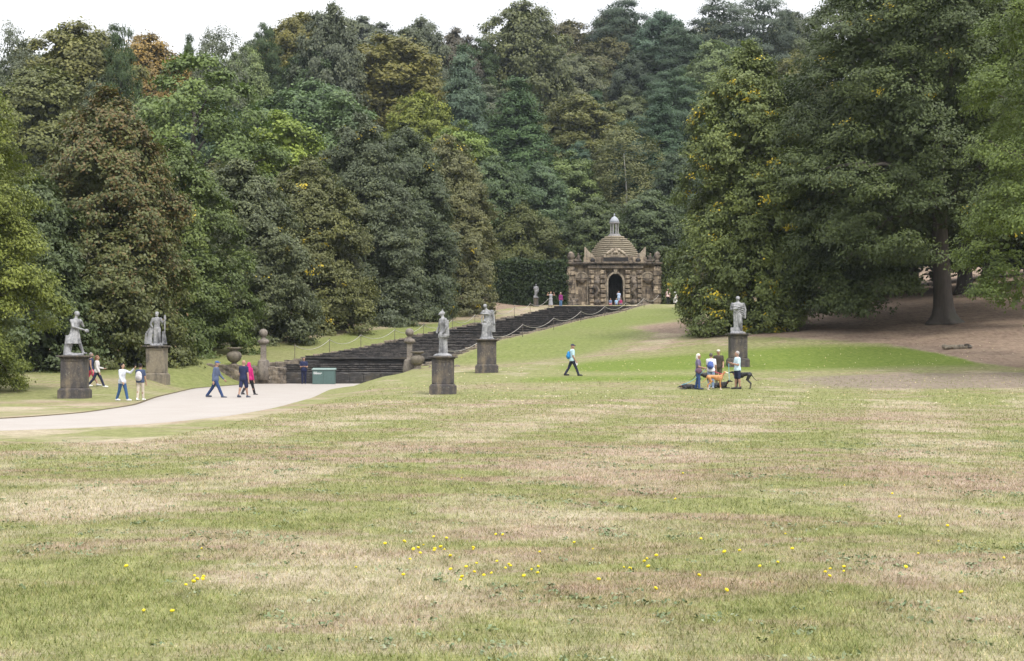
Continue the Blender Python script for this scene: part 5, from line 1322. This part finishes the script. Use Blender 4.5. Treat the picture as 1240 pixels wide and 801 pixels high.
# ------------------------------------------------------------------ the domed house
HS = empty('domed_garden_house', (HX-.1, HYY, HZ), 0, 'ornate domed stone garden house at the head of the cascade', 'building')
def hp_(b, name, m, parent=HS, smooth=False, bevel=.02): return b.build(name, M[m], parent, smooth, bevel)
W2 = 5.22; aw = .82; spring = 2.55; ax = .15
arch = [(ax+aw*math.cos(t), spring+(.98)*math.sin(t)) for t in np.linspace(0, math.pi, 15)]
b = MB()
b.box(-W2, ax-aw, .45, 1.1, -.3, 4.45); b.box(ax+aw, W2, .45, 1.1, -.3, 4.45)
b.extrude([(ax-aw, spring)]+[(ax-aw, 4.45), (ax+aw, 4.45), (ax+aw, spring)][::1]+arch[1:-1], .452, 1.098) if False else b.extrude([p for p in arch[::-1]]+[(ax+aw, 4.45), (ax-aw, 4.45)], .452, 1.098)
b.box(-W2, -W2+.6, 1.1, 9, -.3, 4.45); b.box(W2-.6, W2, 1.1, 9, -.3, 4.45); b.box(-W2, W2, 9, 9.6, -.3, 4.45)
wall = hp_(b, 'wall', 'house', bevel=0)
# central block, projecting
b = MB(); b.box(-2.85, ax-aw-.22, .12, .447, -.3, 4.1); b.box(ax+aw+.22, 3.12, .12, .447, -.3, 4.1)
hp_(b, 'central_block', 'house')
# arch surround and keystone
b = MB()
outer = [(ax+(aw+.2)*math.cos(t), spring+1.18*math.sin(t)) for t in np.linspace(0, math.pi, 15)]
for i in range(14): b.extrude([arch[i], outer[i], outer[i+1], arch[i+1]], .06, .44)
b.box(ax-aw-.2, ax-aw, .06, .44, -.1, spring-.003); b.box(ax+aw, ax+aw+.2, .06, .44, -.1, spring-.003)
hp_(b, 'arch_surround', 'house_trim', bevel=.01)
b = MB(); b.extrude([(ax-.14, spring+.95), (ax+.14, spring+.95), (ax+.24, 4.06), (ax-.24, 4.06)], -.02, .3); hp_(b, 'keystone', 'house_trim')
# rusticated bands of the central pilasters and corner pilasters
b = MB()
for (x0, x1) in ((-2.75, -2.28), (-1.55, -.98), (1.22, 1.75), (2.55, 3.02)):
    for k in range(8): b.box(x0, x1, -.10+.0*k, .118, -.2+k*.53, .19+k*.53)
hp_(b, 'pilaster', 'house', bevel=.04)
for s in (-1, 1):
    b = MB(); cxp = s*(W2-.42)
    for k in range(9):
        wd = .50 if k % 2 else .42; b.box(cxp-wd, cxp+wd, -.02-(.08 if k % 2 else 0), .448, -.2+k*.5, .29+k*.5)
    hp_(b, 'corner_pilaster', 'house', bevel=.05)
# niches with shell hoods
for s, cxn in ((-1, -3.62), (1, 3.72)):
    b = MB(); r0 = .62
    for i in range(12):
        t0, t1 = math.pi*i/12, math.pi*(i+1)/12
        b.extrude([(cxn+r0*math.cos(t0), 3.0+r0*math.sin(t0)), (cxn+(r0+.14)*math.cos(t0), 3.0+(r0+.14)*math.sin(t0)), (cxn+(r0+.14)*math.cos(t1), 3.0+(r0+.14)*math.sin(t1)), (cxn+r0*math.cos(t1), 3.0+r0*math.sin(t1))], .22, .447)
    b.box(cxn-r0-.1, cxn-r0, .26, .447, .1, 2.997); b.box(cxn+r0, cxn+r0+.1, .26, .447, .1, 2.997)
    n = hp_(b, 'niche', 'house_trim', bevel=.01)
    b = MB()
    for i in range(9):
        t = math.pi*(i+.5)/9; b.cap((cxn, .40, 3.02), (cxn+.55*math.cos(t), .36, 3.02+.55*math.sin(t)), .03, .10, 8)
    b.build('shell', M['house_trim'], n, True)
    b = MB(); b.loft([((cxn, .30, 2.35), .06, .06), ((cxn, .28, 2.5), .28, .2), ((cxn, .25, 2.72), .52, .28), ((cxn, .25, 2.86), .66, .34), ((cxn, .25, 2.95), .66, .34)], 20)
    b.build('basin', M['house_dark'], n, True)
# carved dolphins left and right of the door
for cxs in (-1.92, 2.15):
    b = MB(); sg = -1 if cxs < 0 else 1
    pts = [(cxs, -.05, .7), (cxs+.15*sg, -.16, 1.1), (cxs-.12*sg, -.22, 1.6), (cxs+.18*sg, -.22, 2.05), (cxs+.02*sg, -.22, 2.5), (cxs-.12*sg, -.16, 2.85)]
    for i in range(5): b.cap(pts[i], pts[i+1], .13+.05*i, .18+.05*i if i < 3 else .2)
    b.ell((cxs, -.1, 2.9), (.34, .2, .22)); b.ell((cxs, .0, 1.2), (.36, .16, .14)); b.ell((cxs, -.2, 2.25), (.3, .2, .22)); b.cap((cxs-.35, .0, 3.2), (cxs+.35, .0, 3.2), .1, .1); b.ell((cxs, -.05, .35), (.42, .22, .34))
    link('dolphin_carving', b.fuse('dolphin_carving', .035, 1), M['house_dark'], HS)
# entablature, parapet
b = MB(); b.box(-W2-.06, W2+.06, -.06, 1.2, 4.453, 4.60); b.box(-W2-.2, W2+.2, -.22, 1.3, 4.603, 4.76); b.box(-2.95, 3.2, -.16, .116, 4.103, 4.45); b.box(-3.02, 3.28, -.40, -.223, 4.62, 4.80)
hp_(b, 'cornice', 'house_dark', bevel=.03)
b = MB(); b.box(-3.4, 3.6, .15, .8, 4.763, 5.35); b.box(-1.4, 1.75, -.12, .147, 4.803, 5.42); hp_(b, 'attic', 'house', bevel=.03)
b = MB(); b.box(-1.22, 1.55, -.15, -.123, 4.88, 5.32)
for cxs in (-2.4, 2.65): b.ell((cxs, .05, 5.0), (.28, .22, .25))
hp_(b, 'relief_panel', 'gate', bevel=.01)
# broken scroll pediment
b = MB()
for s in (-1, 1):
    c = ax+s*.55
    b.extrude([(c-.55, 5.423), (c+.55, 5.423), (c+.55-(s > 0)*.25, 5.55), (c+s*(-.45), 5.98), (c+s*(-.5), 5.80), (c-.55+(s < 0)*.25, 5.55)] if s > 0 else [(c-.55, 5.423), (c+.55, 5.423), (c+.55, 5.55), (c+.5, 5.80), (c+.45, 5.98), (c-.30, 5.55)], -.1, .35)
    b.lathe([(.0, -.1), (.17, -.1), (.17, .3), (0, .3)], (0, 0, 0), 14) if False else b.cap((c-s*.42, -.15, 5.86), (c-s*.42, .3, 5.86), .15, .15)
b.ell((ax, .05, 5.85), (.34, .2, .42)); b.ell((ax, .0, 6.2), (.16, .14, .2)); b.cap((ax-.95, -.1, 5.75), (ax-.35, -.05, 6.12), .15, .17); b.cap((ax+.95, -.1, 5.75), (ax+.35, -.05, 6.12), .15, .17); b.cap((ax-1.2, 0, 5.5), (ax-.9, 0, 5.62), .12, .12); b.cap((ax+.9, 0, 5.62), (ax+1.2, 0, 5.5), .12, .12)
hp_(b, 'pediment', 'house_trim', bevel=.02)
# fins beside the dome, corner urns, reclining figures
for s in (-1, 1):
    x0 = -3.3 if s < 0 else 3.5
    b = MB(); pts = [(x0-.02*s*-1, 5.353), (x0+.95*(-s), 5.353), (x0+.55*(-s), 5.75), (x0+.05*(-s), 6.55)]
    pts = [(x0, 5.353), (x0-s*1.1, 5.353), (x0-s*1.0, 5.56), (x0-s*.45, 6.02), (x0-s*.13, 6.46), (x0, 6.50)]
    b.extrude(pts if s < 0 else pts[::-1], .2, .55); hp_(b, 'obelisk_fin', 'house_trim')
    b = MB(); b.lathe([(.34, 4.763), (.34, 4.98), (.2, 5.05), (.38, 5.22), (.46, 5.46), (.34, 5.62), (.40, 5.72), (.26, 5.82), (.1, 5.98)], (s*(W2-.42), .3, 0), 16); hp_(b, 'urn', 'house_dark', smooth=True, bevel=0)
    b = MB(); cxs = s*4.0
    b.ell((cxs, .25, 4.95), (.45, .22, .2)); b.cap((cxs-s*.1, .2, 5.0), (cxs-s*.02, .15, 5.4), .18, .16); b.ell((cxs-s*.0, .1, 5.66), (.11, .12, .14)); b.cap((cxs+s*.05, .15, 5.38), (cxs+s*.35, .1, 5.1), .07, .05); b.cap((cxs-s*.05, .15, 5.4), (cxs-s*.35, .1, 5.5), .07, .05); b.cap((cxs, .2, 4.95), (cxs+s*.55, .1, 5.02), .12, .08); b.cap((cxs+s*.55, .1, 5.02), (cxs+s*.6, .05, 4.8), .08, .06)
    link('figure_carving', b.fuse('figure_carving', .03, 1), M['house_dark'], HS)
    b = MB(); cxs = s*4.55 if s < 0 else 3.2
    b.ell((cxs, -.9, .28), (.55, .3, .30)); b.cap((cxs-.2, -.9, .4), (cxs-.3, -1.0, .82), .16, .12); b.ell((cxs+.35, -1.0, .5), (.2, .2, .22)); b.box(cxs-.7, cxs+.7, -1.3, -.6, -.2, .12)
    link('river_beast_carving', b.fuse('river_beast_carving', .035, 1), M['house_dark'], HS)
# drum, stepped dome, lantern
dcx, dcy = ax+.08, 3.6
b = MB(); b.lathe([(3.0, 4.5), (3.0, 5.5), (2.85, 5.5)], (dcx, dcy, 0), 40); b.box(-W2+.1, W2-.1, 1.15, 8.9, 4.46, 4.75); hp_(b, 'drum', 'house_trim', bevel=0)
b = MB(); nT = 10; prof = []
for k in range(nT):
    t0 = k/nT; r = float(np.interp(t0, [0, .3, .54, .77, .9, 1], [2.80, 2.42, 2.02, 1.52, 1.06, .75])); z = 5.5+k*.24
    prof += [(r-.20, z), (r-.20, z+.10), (r+.03, z+.105), (r+.06, z+.13), (r+.06, z+.225), (r-.22, z+.238)]
prof.append((.6, 5.5+nT*.24)); b.lathe(prof, (dcx, dcy, 0), 48); hp_(b, 'dome', 'dome', bevel=0)
zl = 5.5+nT*.24
lan = MB().lathe([(.72, zl-.05), (.72, zl+.16), (.62, zl+.18), (.62, zl+.28)], (dcx, dcy, 0), 16).build('lantern', M['lantern'], HS)
for k in range(8):
    a = 2*math.pi*(k+.5)/8; MB().lathe([(.075, zl+.28), (.06, zl+.34), (.06, zl+1.38), (.08, zl+1.46)], (dcx+.43*math.cos(a), dcy+.43*math.sin(a), 0), 8).build('column', M['lantern'], lan, True)
MB().lathe([(.54, zl+1.46), (.60, zl+1.52), (.60, zl+1.58), (.54, zl+1.60)], (dcx, dcy, 0), 20).build('lantern_cornice', M['lantern'], lan)
MB().lathe([(.54, zl+1.60), (.52, zl+1.75), (.45, zl+1.93), (.33, zl+2.10), (.18, zl+2.22), (.08, zl+2.28), (.06, zl+2.36), (.11, zl+2.43), (.06, zl+2.52), (.01, zl+2.62)], (dcx, dcy, 0), 20).build('lantern_cap', M['leadroof'], lan, True)
# interior and steps
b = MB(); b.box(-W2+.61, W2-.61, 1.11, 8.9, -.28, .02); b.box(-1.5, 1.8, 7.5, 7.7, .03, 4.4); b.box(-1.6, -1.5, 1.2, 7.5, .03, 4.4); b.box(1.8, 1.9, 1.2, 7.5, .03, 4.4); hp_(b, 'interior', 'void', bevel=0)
b = MB()
for k in range(9): b.tube([(ax-aw+.09+k*.18, .9, .05), (ax-aw+.09+k*.18, .9, 3.3)], .018, 6)
b.box(ax-aw+.02, ax+aw-.02, .88, .92, .08, .14); b.box(ax-aw+.02, ax+aw-.02, .88, .92, 1.6, 1.66)
hp_(b, 'iron_gate', 'gate', bevel=0)
b = MB(); b.box(-2.4, 2.7, -1.9, .05, -.4, -.03); b.box(-2.8, 3.1, -2.6, -1.9, -.55, -.20); b.box(-3.2, 3.4, -3.2, -2.6, -.7, -.34); hp_(b, 'front_steps', 'house_dark')

# fallen log
x = at(1158, 97.5); z = tz(x, 97.5)
lg = empty('fallen_log', (x, 97.5, z), 6, 'short weathered grey log lying on the bare ground below the beech', 'log')
b = MB(); rr = random.Random(8)
for k in range(11):
    b.ell((-.9+k*.19, rr.uniform(-.05, .05), .13+rr.uniform(-.03, .05)), (.2, .17+rr.uniform(-.04, .05), .17+rr.uniform(-.05, .05)))
b.cap((-.7, -.1, .1), (-.95, -.28, .05), .09, .05); b.cap((.3, .05, .2), (.95, .2, .08), .10, .05)
link('bole', b.fuse('bole', .03, 1), M['pedestal_pale'], lg)
MB().tube([(.5, 0, .25), (.75, -.1, .36), (.95, -.12, .32)], [.07, .05, .03], 8).build('branch_stub', M['bark'], lg, True); lg.scale = (.82, .82, .8)

# dandelions
fy = plain('dandelion_yellow', (.66, .53, .02), .7, .15); fg = plain('dandelion_stem', (.10, .16, .04))
prot = None
spots = [(236, 700), (231, 709), (239, 705), (229, 712), (243, 702), (212, 745), (500, 668), (508, 673), (515, 662), (522, 670), (531, 666), (497, 680), (541, 676), (563, 690), (570, 696), (575, 685), (584, 700), (560, 702), (598, 696), (607, 690), (622, 688), (640, 692), (648, 697), (655, 688), (632, 701), (780, 683), (786, 679), (793, 677), (790, 690), (845, 700), (882, 718), (794, 716), (996, 696), (1003, 692), (1018, 694), (1021, 690), (1170, 722), (1218, 678), (150, 690), (470, 662), (558, 580), (880, 672), (960, 668), (1078, 600), (490, 700), (1150, 640), (700, 660), (850, 655), (1005, 701), (725, 706), (610, 650), (540, 655), (1100, 690)]
rs = random.Random(4)
for cx_, cy_, sx_, sy_, n_ in ((525, 662, 50, 14, 8), (590, 690, 70, 12, 5), (790, 690, 60, 25, 4), (1010, 690, 90, 25, 4), (1000, 600, 200, 40, 6), (330, 690, 150, 40, 4)):
    spots += [(rs.gauss(cx_, sx_), max(575, rs.gauss(cy_, sy_))) for _ in range(n_)]
for px, py in spots:
    D = EYE*F/(py-HY); x = at(px, D)+random.uniform(-.03, .03); z = tz(x, D)
    if prot is None:
        r = empty('dandelion', (x, D, z), 0, 'small yellow dandelion flower in the foreground grass', 'flower', 'dandelions in the lawn')
        MB().lathe([(.004, .026), (.016, .029), (.021, .036), (.018, .044), (.010, .049), (.002, .051)], n=12).build('flower_head', fy, r, True)
        MB().tube([(0, 0, 0), (.004, .002, .014), (0, 0, .028)], .0025, 5).build('stem', fg, r, True); prot = r
    else: r = copy_tree(prot); r.location = (x, D, z)
    k = random.uniform(.45, .9)*max(1, D/26); r.scale = (k,)*3; r.rotation_euler = (R(random.uniform(-10, 40)), R(random.uniform(-25, 25)), random.random()*6)

# fallen leaves and daisies scattered over the middle lawn
n = 1000
x = rg.uniform(-6, 32, n); y = rg.uniform(58, 100, n); keep = np.abs(x) < y*.33; x, y = x[keep], y[keep]; n = len(x)
c = np.stack([x, y, terrain(x, y)+.03], -1); nn = np.array([0, -.5, 1])+.4*rg.standard_normal((n, 3))
lm, nt, bs = newmat('fallen_leaf'); t = attr(nt, 'tint'); nt.links.new(ramp(nt, t, [(0, (.20, .13, .05)), (.5, (.45, .36, .16)), (1, (.5, .46, .34))]), bs.inputs['Base Color'])
tag(link('fallen_leaves', quads_mesh('fallen_leaves', leaf_quads(c, nn, .08, .05), rg.random(n)), lm), 'pale fallen leaves scattered over the green lawn', 'leaves', kind='stuff')

# ------------------------------------------------------------------ light, air, camera
SUN_EL, SUN_AZ = 52, 150      # sun high, behind the camera to the right
w = bpy.data.worlds.new('World'); scene.world = w; w.use_nodes = True
nt = w.node_tree; bgn = nt.nodes['Background']
sky = N(nt, 'ShaderNodeTexSky'); sky.sky_type = 'NISHITA'; sky.sun_disc = False
sky.sun_elevation = R(SUN_EL); sky.sun_rotation = R(SUN_AZ); sky.dust_density = 4; sky.air_density = 1.2
hs = N(nt, 'ShaderNodeHueSaturation'); hs.inputs['Saturation'].default_value = .25; nt.links.new(sky.outputs[0], hs.inputs['Color'])
tcw = N(nt, 'ShaderNodeTexCoord').outputs['Generated']
cl = ramp(nt, noise(nt, tcw, 2.2, 6, .6), [(.25, (7.0, 7.2, 7.6)), (.75, (11.5, 11.5, 11.6))])
sz = N(nt, 'ShaderNodeSeparateXYZ'); nt.links.new(tcw, sz.inputs[0])
grad = math_(nt, 'MULTIPLY_ADD', math_(nt, 'MAXIMUM', sz.outputs[2], 0), 1.0, .64)
gc = N(nt, 'ShaderNodeCombineXYZ'); [nt.links.new(grad, gc.inputs[k]) for k in range(3)]
nt.links.new(mix(nt, 1, mix(nt, .8, hs.outputs[0], cl), gc.outputs[0], 'MULTIPLY'), bgn.inputs['Color']); bgn.inputs['Strength'].default_value = .10
sl = bpy.data.lights.new('sun', 'SUN'); sl.energy = 1.5; sl.angle = R(12); sl.color = (1, .95, .87)
so = bpy.data.objects.new('sun', sl); COL.objects.link(so)
az = R(SUN_AZ); dirv = Vector((math.sin(az)*math.cos(R(SUN_EL)), math.cos(az)*math.cos(R(SUN_EL)), math.sin(R(SUN_EL))))
so.rotation_euler = dirv.to_track_quat('Z', 'Y').to_euler(); so.location = (20, -30, 60)

HAZE = 0.00011
if HAZE:
    hb = MB().box(-400, 400, -90, 900, -3, 112).build('haze', None); hb.data.materials.clear()
    hm = bpy.data.materials.new('haze'); hm.use_nodes = True; nt = hm.node_tree; nt.nodes.remove(nt.nodes['Principled BSDF'])
    pv = N(nt, 'ShaderNodeVolumePrincipled'); pv.inputs['Density'].default_value = HAZE; pv.inputs['Color'].default_value = (.80, .90, 1, 1); pv.inputs['Anisotropy'].default_value = .2
    nt.links.new(pv.outputs[0], nt.nodes['Material Output'].inputs['Volume']); hb.data.materials.append(hm); tag(hb, kind='stuff')

cam = bpy.data.cameras.new('camera'); co = bpy.data.objects.new('camera', cam); COL.objects.link(co)
co.location = (0, 0, EYE); co.rotation_euler = (R(90), 0, 0); cam.sensor_width = 36; cam.lens = 36*F/1240
cam.shift_y = (HY-400.5)/1240; cam.clip_end = 3000; cam.clip_start = .1
scene.camera = co
scene.view_settings.view_transform = 'Standard'; scene.view_settings.look = 'None'; scene.view_settings.exposure = .86; scene.view_settings.gamma = 1
scene.view_settings.use_curve_mapping = False
print('FILLERS', NF, 'OBJECTS', len(bpy.data.objects), 'FACES', sum(len(m.polygons) for m in bpy.data.meshes))
